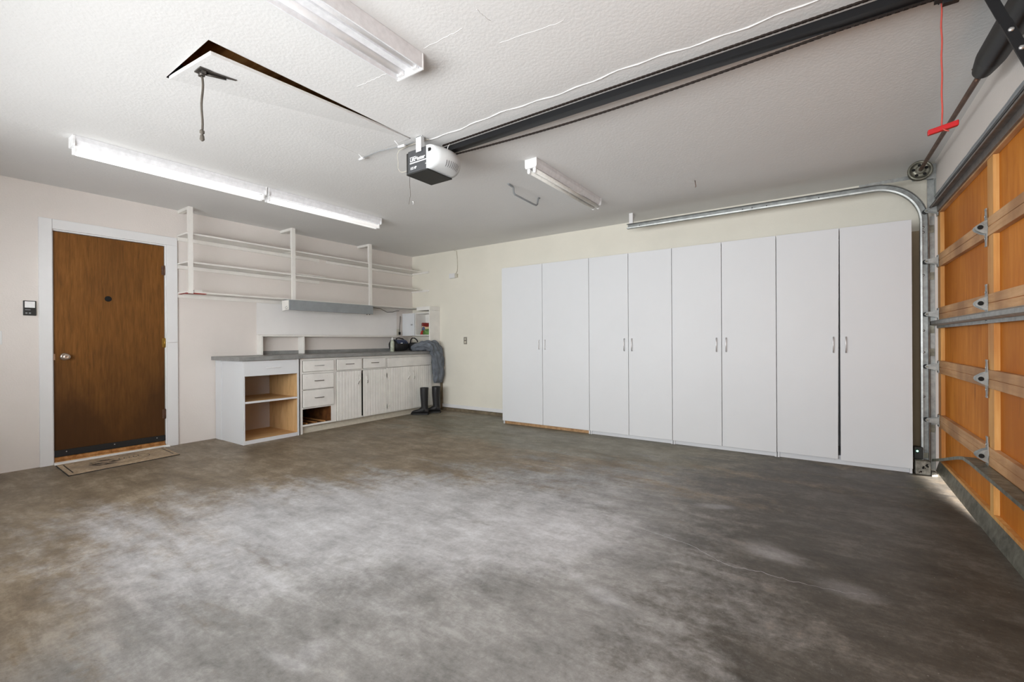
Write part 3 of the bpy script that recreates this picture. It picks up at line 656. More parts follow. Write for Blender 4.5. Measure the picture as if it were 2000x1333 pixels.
duffel(0.29, -0.55, 0.30, 0.21, 0.175, 0.911, M['bagk'], t)
part(MB().rings([[(0.29+0.1065*math.cos(a)*1.0, y, 0.9985+0.092*math.sin(a)) for a in [0.35+k*0.17 for k in range(13)]] for y in (-0.655, -0.60, -0.54, -0.49, -0.455)], caps=False, closed=False), 'top_panel', M['bagb'], t, 'navy blue top panel')
part(MB().tube([(0.34, -0.67, 0.98), (0.36, -0.66, 1.05), (0.30, -0.60, 1.105), (0.28, -0.54, 1.112), (0.30, -0.48, 1.10), (0.36, -0.43, 1.03), (0.38, -0.43, 0.98)], 0.008, 8), 'strap', M['bagk'], t)
part(B(0.393, 0.398, -0.60, -0.565, 1.03, 1.04), 'tag', M['letter'], t, 'small white tag')
t = thing('small_black_bag', 'small black pouch with an upright loop handle under the grey jeans', 'bag', (0.36, -0.40, 0.9105))
duffel(0.36, -0.325, 0.14, 0.13, 0.14, 0.911, M['bagk'], t)
part(MB().tube([(0.38, -0.40, 1.03), (0.38, -0.39, 1.085), (0.37, -0.35, 1.112), (0.37, -0.30, 1.108), (0.38, -0.265, 1.08), (0.39, -0.26, 1.05)], 0.009, 10), 'loop_handle', M['bagk'], t)

# jeans: heap on the counter, then hanging over the front edge
from mathutils import noise as mnoise
path = [(0.45, -0.44, 0.945, .04, .03), (0.50, -0.41, 0.968, .07, .05), (0.56, -0.36, 0.985, .10, .065), (0.625, -0.29, 0.998, .125, .078), (0.675, -0.225, 0.985, .135, .07), (0.70, -0.18, 0.93, .13, .052),
        (0.712, -0.165, 0.86, .125, .045), (0.716, -0.165, 0.78, .12, .045), (0.722, -0.165, 0.69, .118, .047), (0.724, -0.155, 0.60, .115, .047), (0.724, -0.15, 0.52, .106, .045), (0.718, -0.15, 0.46, .095, .036), (0.712, -0.15, 0.43, .075, .018)]
def jean_rings():
    rs = []; n = len(path); dense = []
    for i in range(n-1):
        for k in range(6):
            t_ = k/6; dense.append([path[i][j]*(1-t_)+path[i+1][j]*t_ for j in range(5)])
    dense.append(list(path[-1]))
    for i, (x, y, z, wv, th) in enumerate(dense):
        a = dense[max(0, i-2)]; b = dense[min(len(dense)-1, i+2)]
        d = (Vector(b[:3])-Vector(a[:3])).normalized()
        side = Vector((0, 1, 0)); side = (side-d*side.dot(d)).normalized(); nn = d.cross(side).normalized()
        ring = []
        for k in range(72):
            q_ = 2*PI*k/72
            p0 = Vector((x, y, z))+side*math.cos(q_)*wv+nn*math.sin(q_)*th
            pl = 0.5-abs(math.sin(3.5*q_+0.9*math.sin(i*0.16)+0.3*i*0.1)); pl2 = 0.5-abs(math.sin(6*q_+i*0.13+1.3))
            f = 1+0.30*pl+0.16*pl2
            nz = mnoise.noise(p0*16)*0.020+mnoise.noise(p0*38)*0.008
            out = (side*math.cos(q_)+nn*math.sin(q_))
            p = Vector((x, y, z))+side*math.cos(q_)*wv*(1+0.10*pl)+nn*math.sin(q_)*th*f+out*nz
            ring.append(p)
        out_ = []
        for p in ring:
            xx = max(p.x, 0.664) if p.z < 0.912 else p.x
            yy = min(p.y, -0.036)
            if xx < 0.63 and yy > -0.235:
                if i > 20: xx = 0.63
                else: yy = -0.235
            out_.append((xx, yy, max(p.z, 0.9125) if xx < 0.663 else p.z))
        rs.append(out_)
    return rs
t = thing('jeans', 'grey blue jeans heaped on the counter end and hanging down over the edge', 'jeans', (0.6, -0.25, 0.9105))
part(MB().rings(jean_rings()), 'fabric', M['jeans'], t, subdiv=1)
part(MB().rings([[(0.64+0.06*u, -0.22+0.12*v-0.03*u, 1.035+0.02*math.sin(6*v)+0.02*v-0.06*u) for v in [k/8 for k in range(9)]] for u in [k/6 for k in range(7)]], caps=False, closed=False), 'crumpled_waist', M['jeans'], t)

def boot(cx, cy, ang, label):
    t = thing('rubber_boot', label, 'boot', (cx, cy, 0), 'pair of black rubber boots')
    t.rotation_euler.z = ang
    # built in local axes: toe towards +x; bake into local by temporary world = local (parent offset handled)
    def P(mb): 
        bmesh.ops.translate(mb.bm, verts=mb.bm.verts, vec=Vector((cx, cy, 0))); return mb
    sh = []
    for z, rx, ry, ox in ((0.05, .052, .044, -.005), (0.09, .052, .042, -.004), (0.13, .050, .043, -.002), (0.2, .053, .050, .0), (0.28, .058, .057, .002), (0.35, .060, .060, .002), (0.385, .062, .061, .0), (0.39, .060, .059, .0), (0.385, .055, .054, .0), (0.33, .052, .052, 0)):
        sh.append([(ox+rx*math.cos(a), ry*math.sin(a), z) for a in [2*PI*k/28 for k in range(28)]])
    part(P(MB().rings(sh)), 'shaft', M['boot'], t)
    ft = []
    for x, wd, hh in ((-.062, .018, .05), (-.055, .034, .085), (-.03, .041, .115), (.01, .043, .125), (.05, .044, .105), (.09, .047, .078), (.13, .048, .066), (.165, .042, .056), (.185, .028, .042), (.192, .010, .028)):
        ft.append([(x, wd*math.cos(a), 0.018+(hh-0.018)*(0.5+0.5*math.sin(a)) ) for a in [2*PI*k/24 for k in range(24)]])
    part(P(MB().rings(ft)), 'foot', M['boot'], t)
    so = []
    for x, wd in ((-.068, .02), (-.058, .036), (-.02, .042), (.04, .040), (.1, .050), (.15, .050), (.185, .036), (.2, .012)): so.append((x, wd))
    poly = so+[(x, -w_) for x, w_ in reversed(so)]
    part(P(MB().prism(poly, 'z', 0.0, 0.022)), 'sole', M['rubber'], t, bevel=0.003)
    return t
boot(0.775, -0.50, math.radians(209), 'black rubber boot standing nearer the camera, toe pointing left')
boot(0.80, -0.285, math.radians(214), 'black rubber boot standing closer to the back wall, half behind the other')

# ------------------------------------------------------------------ tall white cupboards
xs = [2.142, 2.744, 3.355, 3.813, 4.268, 4.73, 5.181, 5.641, 6.1]
YD = -0.463; CZ = 1.988
labels = ['white two-door cupboard leftmost in the row, with bare brown plinth', 'white two-door cupboard second from the left in the row', 'white two-door cupboard third from the left, chipped plinth', 'white two-door cupboard nearest the garage door with a gap between its doors']
for i in range(4):
    a, m_, b = xs[2*i], xs[2*i+1], xs[2*i+2]
    t = thing('tall_cupboard', labels[i], 'cupboard', ((a+b)/2, -0.24, 0), 'row of tall white cupboards')
    c_ = MB(); c_.box(a+0.003, a+0.019, YD+0.022, -0.008, 0.0, CZ-0.002).box(b-0.019, b-0.003, YD+0.022, -0.008, 0.0, CZ-0.002)
    c_.box(a+0.019, b-0.019, YD+0.022, -0.008, CZ-0.018, CZ-0.002).box(a+0.019, b-0.019, YD+0.03, -0.008, 0.06, 0.076).box(a+0.019, b-0.019, -0.02, -0.008, 0.076, CZ-0.018)
    part(c_, 'carcass', M['lam'], t)
    part(B(a+0.02, b-0.02, YD+0.03, YD+0.046, 0.002, 0.059), 'plinth', M['chipboard'] if i == 0 else M['lam_chip'], t, 'bare brown plinth' if i == 0 else 'white chipped plinth')
    for s_, (x0, x1) in enumerate(((a+0.0022, m_-0.0022), (m_+0.0022, b-0.0022))):
        gap = 0.004 if (i == 3 and s_ == 0) else 0
        if i == 3 and s_ == 0:   # slightly warped door: opens at its bottom right corner
            P = [(x0, YD, 0.05), (x1-0.014, YD-0.006, 0.05), (x1-0.014, YD+0.012, 0.05), (x0, YD+0.018, 0.05), (x0, YD, CZ), (x1-0.0005, YD, CZ), (x1-0.0005, YD+0.018, CZ), (x0, YD+0.018, CZ)]
            d = part(MB().hexa(P), 'door', M['lam'], t, bevel=0.0015)
        else:
            d = part(B(x0, x1, YD, YD+0.018, 0.042 if i < 3 else 0.04, CZ), 'door', M['lam'], t, bevel=0.0015)
        hx = m_-0.045 if s_ == 0 else m_+0.04
        z0 = 1.01
        part(bow(MB(), (hx, YD-0.001, z0), (0, 0, 1), (0, -1, 0), 0.13 if i else 0.11, 0.02, 0.0042), 'handle', M['steel'] if i else M['whitep'], d, 'slim arched handle')

# ------------------------------------------------------------------ small fittings on the back wall
t = thing('wall_outlet', 'beige and grey duplex outlet on the back wall', 'outlet', (1.14, -0.003, 1.0))
part(B(1.10, 1.165, -0.005, 0, 1.013, 1.12), 'cover_plate', metal('steel_plate', (170, 166, 156), 0.45, 0.1), t, bevel=0.002)
for z in (1.045, 1.09): part(B(1.118, 1.148, -0.009, -0.005, z-0.014, z+0.014), 'socket', M['beige'], t, bevel=0.003)
t = thing('junction_box', 'small white surface box with a cord from the ceiling on the back wall', 'junction box', (0.925, -0.02, 2.0))
part(B(0.845, 0.955, -0.04, 0, 2.015, 2.085), 'box', M['trim'], t, bevel=0.004)
part(B(0.955, 0.995, -0.03, 0, 2.02, 2.075), 'side_fitting', M['beige'], t, bevel=0.003)
part(MB().tube([(0.965, -0.02, 2.075), (0.985, -0.012, 2.12), (0.99, -0.01, 2.2), (0.985, -0.01, 2.32), (0.975, -0.012, 2.42), (0.93, -0.03, 2.438)], 0.004, 8), 'cord', M['beige'], t)
# ceiling hooks
t = tag(MB().tube([(3.265, -1.905, H-0.001), (3.265, -1.885, H-0.006), (3.268, -1.85, H-0.012), (3.27, -1.828, H-0.018), (3.27, -1.823, H-0.06), (3.27, -1.80, H-0.074), (3.275, -1.5, H-0.086), (3.277, -1.455, H-0.086), (3.278, -1.435, H-0.07), (3.28, -1.425, H-0.02), (3.28, -1.41, H-0.006), (3.28, -1.395, H-0.001)], 0.0085, 8).build('ceiling_hanger', M['greyp']), 'bent metal hanger rod screwed to the ceiling left of the unlit strip light', 'hanger')
t = tag(MB().tube([(4.62, -1.02, H-0.001), (4.625, -1.02, H-0.03), (4.628, -1.018, H-0.055), (4.62, -1.016, H-0.06)], 0.003, 6).build('ceiling_nail', M['rust']), 'small bent nail sticking out of the ceiling over the white cupboards', 'nail')
t = tag(MB().lathe((2.21, -2.03, H-0.001), (0, 0, -1), [(0.012, 0), (0.01, 0.004), (0.004, 0.006), (0.003, 0.02), (0.006, 0.026), (0.001, 0.028)], 12).build('ceiling_screw', M['whitep']), 'white screw in the ceiling below the door opener', 'screw')

# white seam and cable along the opener rail
pts = []
for i in range(60):
    x = 3.30+2.9*i/59; pts.append((x, -2.922+0.02*(x-3.3)/2.9+0.010*math.sin(i*0.37)+0.006*math.sin(i*1.3), H-0.002))
part(MB().tube(pts, [0.0022+0.002*math.sin(i*0.9)**2 for i in range(60)], 8), 'peeling_seam', M['ceil'], ceil, 'raised white plaster seam beside the opener rail')
for (a, b) in (((3.46, -3.598), (3.70, -3.584)), ((3.985, -3.615), (4.23, -3.616)), ((4.35, -3.67), (4.356, -3.58)), ((4.30, -3.44), (4.62, -3.40))):
    pts = [(a[0]+(b[0]-a[0])*k/14+random.uniform(-.004, .004), a[1]+(b[1]-a[1])*k/14+random.uniform(-.004, .004), H-0.0003) for k in range(15)]
    part(MB().tube(pts, 0.0011, 6), 'plaster_ridge', M['ceil'], ceil)

# ------------------------------------------------------------------ garage door opener
t = thing('garage_door_opener', 'charcoal and pearl garage door opener motor hung from the ceiling', 'opener', (3.28, -2.86, 2.21))
ox0, ox1, oy0, oy1, oz0, oz1 = 3.172, 3.375, -2.985, -2.752, 2.212, 2.365
b_ = MB(); b_.box(ox0+0.012, ox1, oy0, oy1, oz0, oz1)
part(b_, 'body', M['darkgrey'], t, bevel=0.006)
part(B(ox0+0.0, ox1+0.003, oy0-0.004, oy1+0.004, oz0-0.01, oz0+0.001), 'bottom_cover', M['blackp'], t, bevel=0.004)
part(B(ox0-0.008, ox0+0.012, oy0+0.002, oy1-0.004, oz0+0.002, oz1-0.006), 'rear_cover', M['blackp'], t, bevel=0.008)
# pearl light lens bulging to +x
rs = []
for i in range(9):
    v = i/8; y = oy0-0.002+(oy1-oy0+0.004)*v
    bul = 0.055+0.09*math.sin(PI*(0.12+0.76*v))**0.8
    ring = [(ox1-0.012, y, oz1+0.002)]
    for k in range(1, 12):
        a = PI*k/12; ring.append((ox1-0.012+bul*math.sin(a)**0.75, y, (oz0+oz1)/2+(oz1-oz0+0.004)/2*math.cos(a)))
    ring.append((ox1-0.012, y, oz0-0.004)); rs.append(ring)
ln = part(MB().rings(rs), 'light_lens', M['lens'], t, 'pearl white curved light lens', bevel=0)
def lensP(v, a_, off=0.0012):
    bul = 0.055+0.09*math.sin(PI*(0.12+0.76*v))**0.8+off
    return (ox1-0.012+bul*math.sin(a_)**0.75, oy0-0.002+(oy1-oy0+0.004)*v, (oz0+oz1)/2+((oz1-oz0+0.004)/2+off)*math.cos(a_))
for k in range(8):
    v = 0.26+0.072*k
    rs_ = [[lensP(v+0.06*q, 1.95+0.5*q), lensP(v+0.014+0.06*q, 1.95+0.5*q)] for q in [j/6 for j in range(7)]]
    part(MB().rings(rs_, caps=False, closed=False), 'vent_slot', M['gap'], ln)
part(MB().prism([(ox1+0.008, oz1-0.045), (ox1+0.008, oz1-0.022), (ox1+0.03, oz1-0.024), (ox1+0.036, oz1-0.036), (ox1+0.028, oz1-0.045)], 'y', oy0-0.0045, oy0-0.001), 'release_tab', M['gap'], ln)
def text(body, size, loc, rot, mat, parent, name, bold=0.0, sx=1.0):
    c = bpy.data.curves.new(name, 'FONT'); c.body = body; c.size = size; c.extrude = 0.0006; c.offset = bold
    tmp = bpy.data.objects.new(name+'_tmp', c); C.objects.link(tmp)
    bpy.context.view_layer.update()
    me = bpy.data.meshes.new_from_object(tmp.evaluated_get(bpy.context.evaluated_depsgraph_get()))
    bpy.data.objects.remove(tmp); me.materials.clear(); me.materials.append(mat)
    o = bpy.data.objects.new(name, me); C.objects.link(o); o.parent = parent
    o.location = Vector(loc)-parent.location; o.rotation_euler = rot; o.scale.x = sx
    return o
RX = (PI/2, 0, 0)
text('LiftMaster', 0.036, (ox0+0.038, oy0-0.0035, 2.286), RX, M['letter'], t, 'brand_lettering', 0.0008, 0.97)
part(B(ox0+0.036, ox1-0.014, oy0-0.0035, oy0-0.0005, 2.272, 2.279), 'lettering_bar', M['letter'], t)
part(B(ox0+0.036, ox0+0.095, oy0-0.0035, oy0-0.0005, 2.314, 2.3165), 'lettering_bar', M['letter'], t)
text('1/2 HP', 0.024, (ox0+0.04, oy0-0.0035, 2.232), RX, M['letter'], t, 'power_lettering', 0.0006, 0.9)
part(MB().lathe((ox1-0.018, oy0-0.001, 2.247), (0, -1, 0), [(0.006, 0), (0.006, 0.002), (0.001, 0.0022)], 12), 'indicator', M['steel'], t)
br = MB(); br.box(3.272, 3.322, oy0-0.008, oy0-0.0045, oz1-0.028, H-0.001).box(3.3185, 3.322, oy0-0.004, oy0+0.02, oz1+0.003, H-0.001).box(3.265, 3.33, oy0-0.008, oy0+0.02, H-0.004, H-0.0005)
part(br, 'hanger_bracket', M['lens'], t, 'white painted hanger strap')
part(MB().tube([(3.165, -2.95, 2.24), (3.163, -2.95, 2.17), (3.168, -2.948, 2.08), (3.15, -2.947, 2.02)], 0.0016, 6), 'antenna_wire', M['rope'], t, 'thin hanging antenna wire')
t = tag(MB().tube([(3.33, -2.93, H-0.006), (3.24, -2.94, H-0.008), (3.13, -2.945, H-0.01), (3.045, -2.94, H-0.014), (3.02, -2.935, H-0.04), (3.035, -2.94, H-0.10), (3.02, -2.93, H-0.13), (3.045, -2.935, H-0.165), (3.09, -2.95, H-0.185), (3.163, -2.96, H-0.19)], 0.0018, 8).build('bell_wire', M['beige']), 'loose white wire looping from the ceiling to the back of the opener', 'wire')

# rail with chain, trolley, arm
t = thing('opener_rail', 'long black chain rail running from the opener to the garage door header', 'rail', (4.8, -2.84, 2.34))
RY = -2.84
rl = MB(); rl.box(3.372, 6.244, RY-0.016, RY+0.016, 2.352, 2.388).box(3.372, 6.244, RY-0.027, RY+0.027, 2.348, 2.353)
part(rl, 'rail_beam', M['black'], t)
def chain(x0, x1, y, zf, name):
    mb = MB(); n = int((x1-x0)/0.0127)
    for i in range(n):
        x = x0+0.0127*i; z = zf(x)
        if i % 2: mb.box(x-0.0085, x+0.0085, y-0.0055, y-0.0035, z-0.004, z+0.004).box(x-0.0085, x+0.0085, y+0.0035, y+0.0055, z-0.004, z+0.004)
        else: mb.box(x-0.0055, x+0.0055, y-0.003, y+0.003, z-0.0045, z+0.0045)
    part(mb, name, M['chain'], t, 'oily bicycle-style chain')
chain(3.40, 6.1, RY-0.022, lambda x: 2.398, 'chain')
chain(3.40, 6.1, RY+0.024, lambda x: 2.345-0.034*math.sin(PI*min(1, max(0, (x-3.4)/2.2)))-0.004, 'chain')
part(MB().box(5.88, 6.02, RY-0.03, RY+0.03, 2.322, 2.347).box(5.90, 5.945, RY-0.012, RY+0.012, 2.295, 2.318), 'trolley', M['black'], t)
part(B(6.19, 6.249, RY-0.04, RY+0.04, 2.33, 2.42), 'header_bracket', M['galv'], t)
part(MB().tube([(3.44, RY-0.03, 2.345), (3.455, RY-0.032, 2.378), (3.46, RY-0.02, 2.392)], 0.003, 6), 'zip_tie', M['letter'], t, 'white zip tie')
a = Vector((5.99, RY-0.03, 2.335)); b = Vector((6.214, RY-0.03, 1.69))
def bar(mb, a, b, w_, th, yo=0):
    d = (b-a).normalized(); n = Vector((d.z, 0, -d.x))*w_/2; y = Vector((0, th/2, 0)); o = Vector((0, yo, 0))
    mb.hexa([a-n-y+o, a+n-y+o, a+n+y+o, a-n+y+o, b-n-y+o, b+n-y+o, b+n+y+o, b-n+y+o])
mb = MB(); bar(mb, a, a+(b-a)*0.66, 0.03, 0.004); bar(mb, a, a+(b-a)*0.66, 0.004, 0.018, 0.008)
am = part(mb, 'upper_arm', M['black'], t, 'black perforated door arm')
mb = MB(); bar(mb, a+(b-a)*0.28, b, 0.03, 0.004, -0.0045)
lo_ = part(mb, 'lower_arm', M['black'], t)
for f in (0.335, 0.445):
    p = a+(b-a)*f; part(MB().lathe((p.x, p.y-0.0065, p.z), (0, -1, 0), [(0.008, 0), (0.008, 0.004), (0.003, 0.006), (0.001, 0.006)], 14), 'bolt', M['steel'], lo_)
# release cord
t = thing('release_cord', 'red emergency release cord with a red bar handle hanging from the rail', 'release cord', (5.905, -2.8, 1.85))
cp = [(5.903+0.001*math.sin(k), -2.8+0.001*math.cos(k*1.3), 2.335-0.478*k/24) for k in range(25)]
part(MB().tube(cp, 0.0028, 8), 'cord', M['redcord'], t)
part(MB().hexa([(5.862, -2.809, 1.835), (5.948, -2.809, 1.852), (5.948, -2.791, 1.852), (5.862, -2.791, 1.835), (5.862, -2.809, 1.855), (5.948, -2.809, 1.873), (5.948, -2.791, 1.873), (5.862, -2.791, 1.855)]), 'handle', M['red'], t, bevel=0.003)
part(MB().tube([(5.903, -2.812, 1.848), (5.91, -2.815, 1.838), (5.92, -2.815, 1.834)], 0.0025, 6), 'cord_tail', M['redcord'], t)
part(MB().tube([(5.895, -2.80, 2.325), (5.90, -2.80, 2.345), (5.915, -2.80, 2.345), (5.93, -2.80, 2.336)], 0.003, 6), 'wire_loop', M['black'], t)

# ------------------------------------------------------------------ garage door
GX = 6.262
js = [0.018, 0.42, 0.838, 1.248, 1.66, 2.075]
SY = [-0.345, -1.69, -2.92, -4.0, -5.2]
t = thing('garage_door', 'sectional wooden garage door of amber plywood panels with galvanised struts', 'garage door', (6.28, -2.78, 0))
for i in range(5):
    z0, z1 = js[i]+0.0012, js[i+1]-0.0012
    sec = part(B(GX+0.028, GX+0.040, -5.22, -0.336, z0, z1), 'door_section', M['ply'], t, 'amber plywood section with brown drips')
    if i > 0: part(B(GX, GX+0.0275, -5.22, -0.336, z0, z0+0.048), 'rail', M['rail'], sec, bevel=0.002)
    else: part(B(GX+0.006, GX+0.0275, -5.22, -0.336, 0.06, 0.12), 'rail', M['stile'], sec)
    part(B(GX, GX+0.0275, -5.22, -0.336, z1-0.048, z1), 'rail', M['rail'], sec, bevel=0.002)
    for j, y in enumerate(SY):
        w0, w1 = ((y-0.085, y+0.008) if j == 0 else (y-0.05, y+0.05))
        if i == 0 and j > 0: w0 += .02; w1 -= .02
        part(B(GX+0.004, GX+0.0275, w0, w1, z0+(0.049 if i else 0.1025), z1-0.049), 'stile', M['stile'], sec, 'pale pine stile')
# top strut (dark) and weather strip
part(MB().box(GX-0.012, GX-0.002, -5.2, -0.34, 2.035, 2.085).box(GX-0.05, GX-0.002, -5.2, -0.34, 2.078, 2.083).box(GX-0.05, GX-0.046, -5.2, -0.34, 2.066, 2.083), 'strut', metal('dark_strut', (128, 122, 118), 0.55, 0.2, 0.5), t, 'dark steel strut across the top')
# middle strut, hat section
mb = MB(); mb.prism([(GX-0.002, 1.205), (GX-0.002, 1.20), (GX-0.03, 1.197), (GX-0.045, 1.19), (GX-0.045, 1.168), (GX-0.03, 1.16), (GX-0.004, 1.157), (GX-0.004, 1.138), (GX-0.001, 1.138), (GX-0.001, 1.16), (GX-0.028, 1.165), (GX-0.041, 1.172), (GX-0.041, 1.186), (GX-0.028, 1.192), (GX-0.006, 1.2)], 'y', -5.2, -0.30)
part(mb, 'strut', M['galv'], t, 'galvanised hat strut across the middle')
# low bent strut
def seg(mb, P0, P1):
    # angle section between two (y, z, xfront) stations
    (ya, za, xa), (yb, zb_, xb) = P0, P1
    mb.hexa([(xa, ya, za-0.004), (GX+0.001, ya, za-0.004), (GX+0.001, yb, zb_-0.004), (xb, yb, zb_-0.004), (xa, ya, za), (GX+0.001, ya, za), (GX+0.001, yb, zb_), (xb, yb, zb_)])
    mb.hexa([(xa, ya, za-0.02), (xa+0.004, ya, za-0.02), (xb+0.004, yb, zb_-0.02), (xb, yb, zb_-0.02), (xa, ya, za-0.004), (xa+0.004, ya, za-0.004), (xb+0.004, yb, zb_-0.004), (xb, yb, zb_-0.004)])
mb = MB(); st = [(-0.43, 0.128, 6.212), (-0.8, 0.215, 6.214), (-1.15, 0.305, 6.224), (-1.4, 0.355, 6.206), (-1.6, 0.368, 6.200), (-5.2, 0.372, 6.204)]
for p0, p1 in zip(st, st[1:]): seg(mb, p0, p1)
part(mb, 'strut', M['galv_old'], t, 'bent dented galvanised strut near the bottom')
# bottom plate
mb = MB(); mb.hexa([(6.247, -1.75, 0.001), (6.30, -1.75, 0.001), (6.30, -0.34, 0.020), (6.247, -0.34, 0.020), (6.268, -1.75, 0.098), (6.30, -1.75, 0.098), (6.30, -0.34, 0.102), (6.268, -0.34, 0.102)])
mb.hexa([(6.247, -5.2, 0.001), (6.30, -5.2, 0.001), (6.30, -1.75, 0.001), (6.247, -1.75, 0.001), (6.268, -5.2, 0.098), (6.30, -5.2, 0.098), (6.30, -1.75, 0.098), (6.268, -1.75, 0.098)])
part(mb, 'bottom_plate', M['galv_old'], t, 'dirty galvanised plate along the bottom edge')
def hinge(y, z, edge=False):
    mb = MB(); x = GX-0.001
    mb.hexa([(x-0.003, y-0.03, z), (x, y-0.03, z), (x, y+0.03, z), (x-0.003, y+0.03, z), (x-0.003, y-0.011, z+0.10), (x, y-0.011, z+0.10), (x, y+0.011, z+0.10), (x-0.003, y+0.011, z+0.10)])
    mb.hexa([(x-0.003, y-0.011, z-0.10), (x, y-0.011, z-0.10), (x, y+0.011, z-0.10), (x-0.003, y+0.011, z-0.10), (x-0.003, y-0.03, z), (x, y-0.03, z), (x, y+0.03, z), (x-0.003, y+0.03, z)])
    mb.box(x-0.004, x, y-0.015, y+0.015, z+0.094, z+0.104).box(x-0.004, x, y-0.015, y+0.015, z-0.104, z-0.094)
    for s_ in (-1, 1):
        yy = y+s_*0.022
        mb.prism([(x, z-0.038), (x-0.02, z-0.03), (x-0.045, z-0.012), (x-0.05, z), (x-0.045, z+0.012), (x-0.02, z+0.03), (x, z+0.038)], 'y', yy-0.0025, yy+0.0025)
    mb.cyl((x-0.03, y-0.034, z), (x-0.03, y+0.034, z), 0.009, 14)
    mb.cyl((x-0.012, y-0.03, z+0.018), (x-0.012, y+0.03, z+0.018), 0.006, 12)
    h = part(mb, 'hinge', M['galv'], t, 'galvanised hinge')
    part(MB().cyl((x-0.03, y-0.0345, z), (x-0.03, y-0.036, z), 0.012, 14), 'pin_end', M['gap'], h)
    for zz in (0.06, -0.06): part(MB().cyl((x-0.0032, y, z+zz), (x-0.007, y, z+zz), 0.005, 8), 'bolt', M['steel'], h)
    return h
for z in js[1:5]:
    for y in SY[1:4]: hinge(y+0.05 if y > -2 else y, z)
for z in js[1:5]+[2.055]:
    mb = MB(); x = GX-0.001
    mb.box(x-0.004, x, -0.40, -0.342, z-0.045, z+0.045)
    mb.prism([(x-0.004, z-0.03), (x-0.07, z-0.014), (x-0.082, z), (x-0.07, z+0.016), (x-0.004, z+0.03)], 'y', -0.392, -0.386)
    mb.prism([(x-0.004, z-0.026), (x-0.06, z-0.012), (x-0.06, z+0.012), (x-0.004, z+0.026)], 'y', -0.412, -0.407)
    h = part(mb, 'roller_bracket', M['galv'], t, 'roller bracket at the track')
    part(MB().cyl((x-0.07, -0.405, z), (x-0.07, -0.350, z), 0.006, 12), 'roller_stem', M['galv_old'], h)
    part(MB().cyl((x-0.07, -0.362, z), (x-0.07, -0.35, z), 0.018, 20), 'roller', M['blackp'], h)

# rubber weather strip above the door on the header
tag(MB().box(LX-0.014, LX-0.0005, -5.2, -0.42, 2.135, 2.148).tube([(LX-0.012, -0.42-4.78*k/40, 2.152+0.0025*math.sin(k*2.2)) for k in range(41)], 0.005, 8).build('trim_weather_strip', M['greyp']), 'grey weather strip along the header', kind='structure')

tag(MB().box(6.306, 6.34, -0.42, -0.33, 0.02, 2.129).box(6.306, 6.34, -5.24, -0.42, 2.03, 2.129).box(6.306, 6.34, -5.24, -5.15, 0.02, 2.03).build('trim_light_block', M['trim']), 'added moulding outside the garage door, closing light gaps at its edges', kind='structure')  # unseen moulding added to stop sun leaking past the door edges
# ------------------------------------------------------------------ track
t = thing('door_track', 'curved galvanised roller track along the back wall and down beside the garage door', 'track', (6.185, -0.35, 0.03))
TX, TZ, RR, TYb = 6.185, 2.300, 0.32, -0.340
path_ = [((TX, z), (1, 0)) for z in (0.03, TZ-RR)]
for k in range(1, 20):
    a_ = PI/2*k/20; path_.append(((TX-RR+RR*math.cos(a_), TZ-RR+RR*math.sin(a_)), (math.cos(a_), math.sin(a_))))
path_ += [((TX-RR, TZ), (0, 1)), ((3.77, TZ), (0, 1))]
prof = [(-0.027, 0.0), (0.026, 0.0), (0.026, -0.036), (0.019, -0.038), (0.017, -0.034), (0.0235, -0.033), (0.0235, -0.003), (-0.0245, -0.003), (-0.0245, -0.040), (-0.016, -0.043), (-0.0155, -0.046), (-0.027, -0.043)]
part(MB().rings([[(p[0]+n[0]*u, TYb+v, p[1]+n[1]*u) for u, v in prof] for p, n in path_], smooth=False), 'rail_channel', M['galv'], t)
jb = MB(); jb.box(LX-0.028, LX-0.0005, -0.322, -0.319, 0.0, 2.02).box(LX-0.004, LX-0.0008, -0.3185, -0.285, 0.0, 2.02)
part(jb, 'jamb_angle', M['galv'], t, 'galvanised angle on the jamb')
for z in (0.35, 0.95, 1.13, 1.55, 1.92):
    part(B(TX-0.012, LX-0.006, -0.3385, -0.335, z-0.03, z+0.03), 'jamb_bracket', M['galv_old'], t)
for z in (1.12, 1.90, 1.94, 1.56, 0.95, 0.6):
    part(MB().lathe((TX-0.004, TYb-0.003, z), (0, -1, 0), [(0.008, 0), (0.008, 0.003), (0.003, 0.005), (0.001, 0.005)], 12), 'bolt', M['steel'], t)
for x in (3.9, 4.9, 4.98, 5.1, 5.5):
    part(MB().cyl((x, TYb-0.0032, TZ), (x, TYb-0.0045, TZ), 0.005, 10), 'slot', M['gap'], t)
fb = MB(); fb.box(LX-0.004, LX-0.0008, -0.40, -0.345, 2.05, H-0.08).box(LX-0.045, LX-0.004, -0.345, -0.342, 2.05, H-0.06)
part(fb, 'flag_bracket', M['galv'], t)
part(MB().lathe((LX-0.004, -0.372, 2.305), (-1, 0, 0), [(0.012, 0), (0.012, 0.004), (0.005, 0.007), (0.001, 0.007)], 14), 'bolt', M['steel'], t)
ab = MB(); ab.hexa([(5.78, -0.352, 2.325), (6.235, -0.352, 2.333), (6.235, -0.347, 2.333), (5.78, -0.347, 2.325), (5.78, -0.352, 2.348), (6.235, -0.352, 2.368), (6.235, -0.347, 2.368), (5.78, -0.347, 2.348)])
part(ab, 'brace_angle', M['galv'], t, 'galvanised brace to the flag bracket')
hb = MB(); hb.box(3.795, 3.835, -0.372, -0.345, TZ+0.028, H-0.001)
hb.hexa([(3.80, -0.345, TZ+0.03), (3.825, -0.345, TZ+0.03), (3.825, -0.335, TZ+0.03), (3.80, -0.335, TZ+0.03), (3.80, -0.27, H-0.001), (3.825, -0.27, H-0.001), (3.825, -0.25, H-0.001), (3.80, -0.25, H-0.001)])
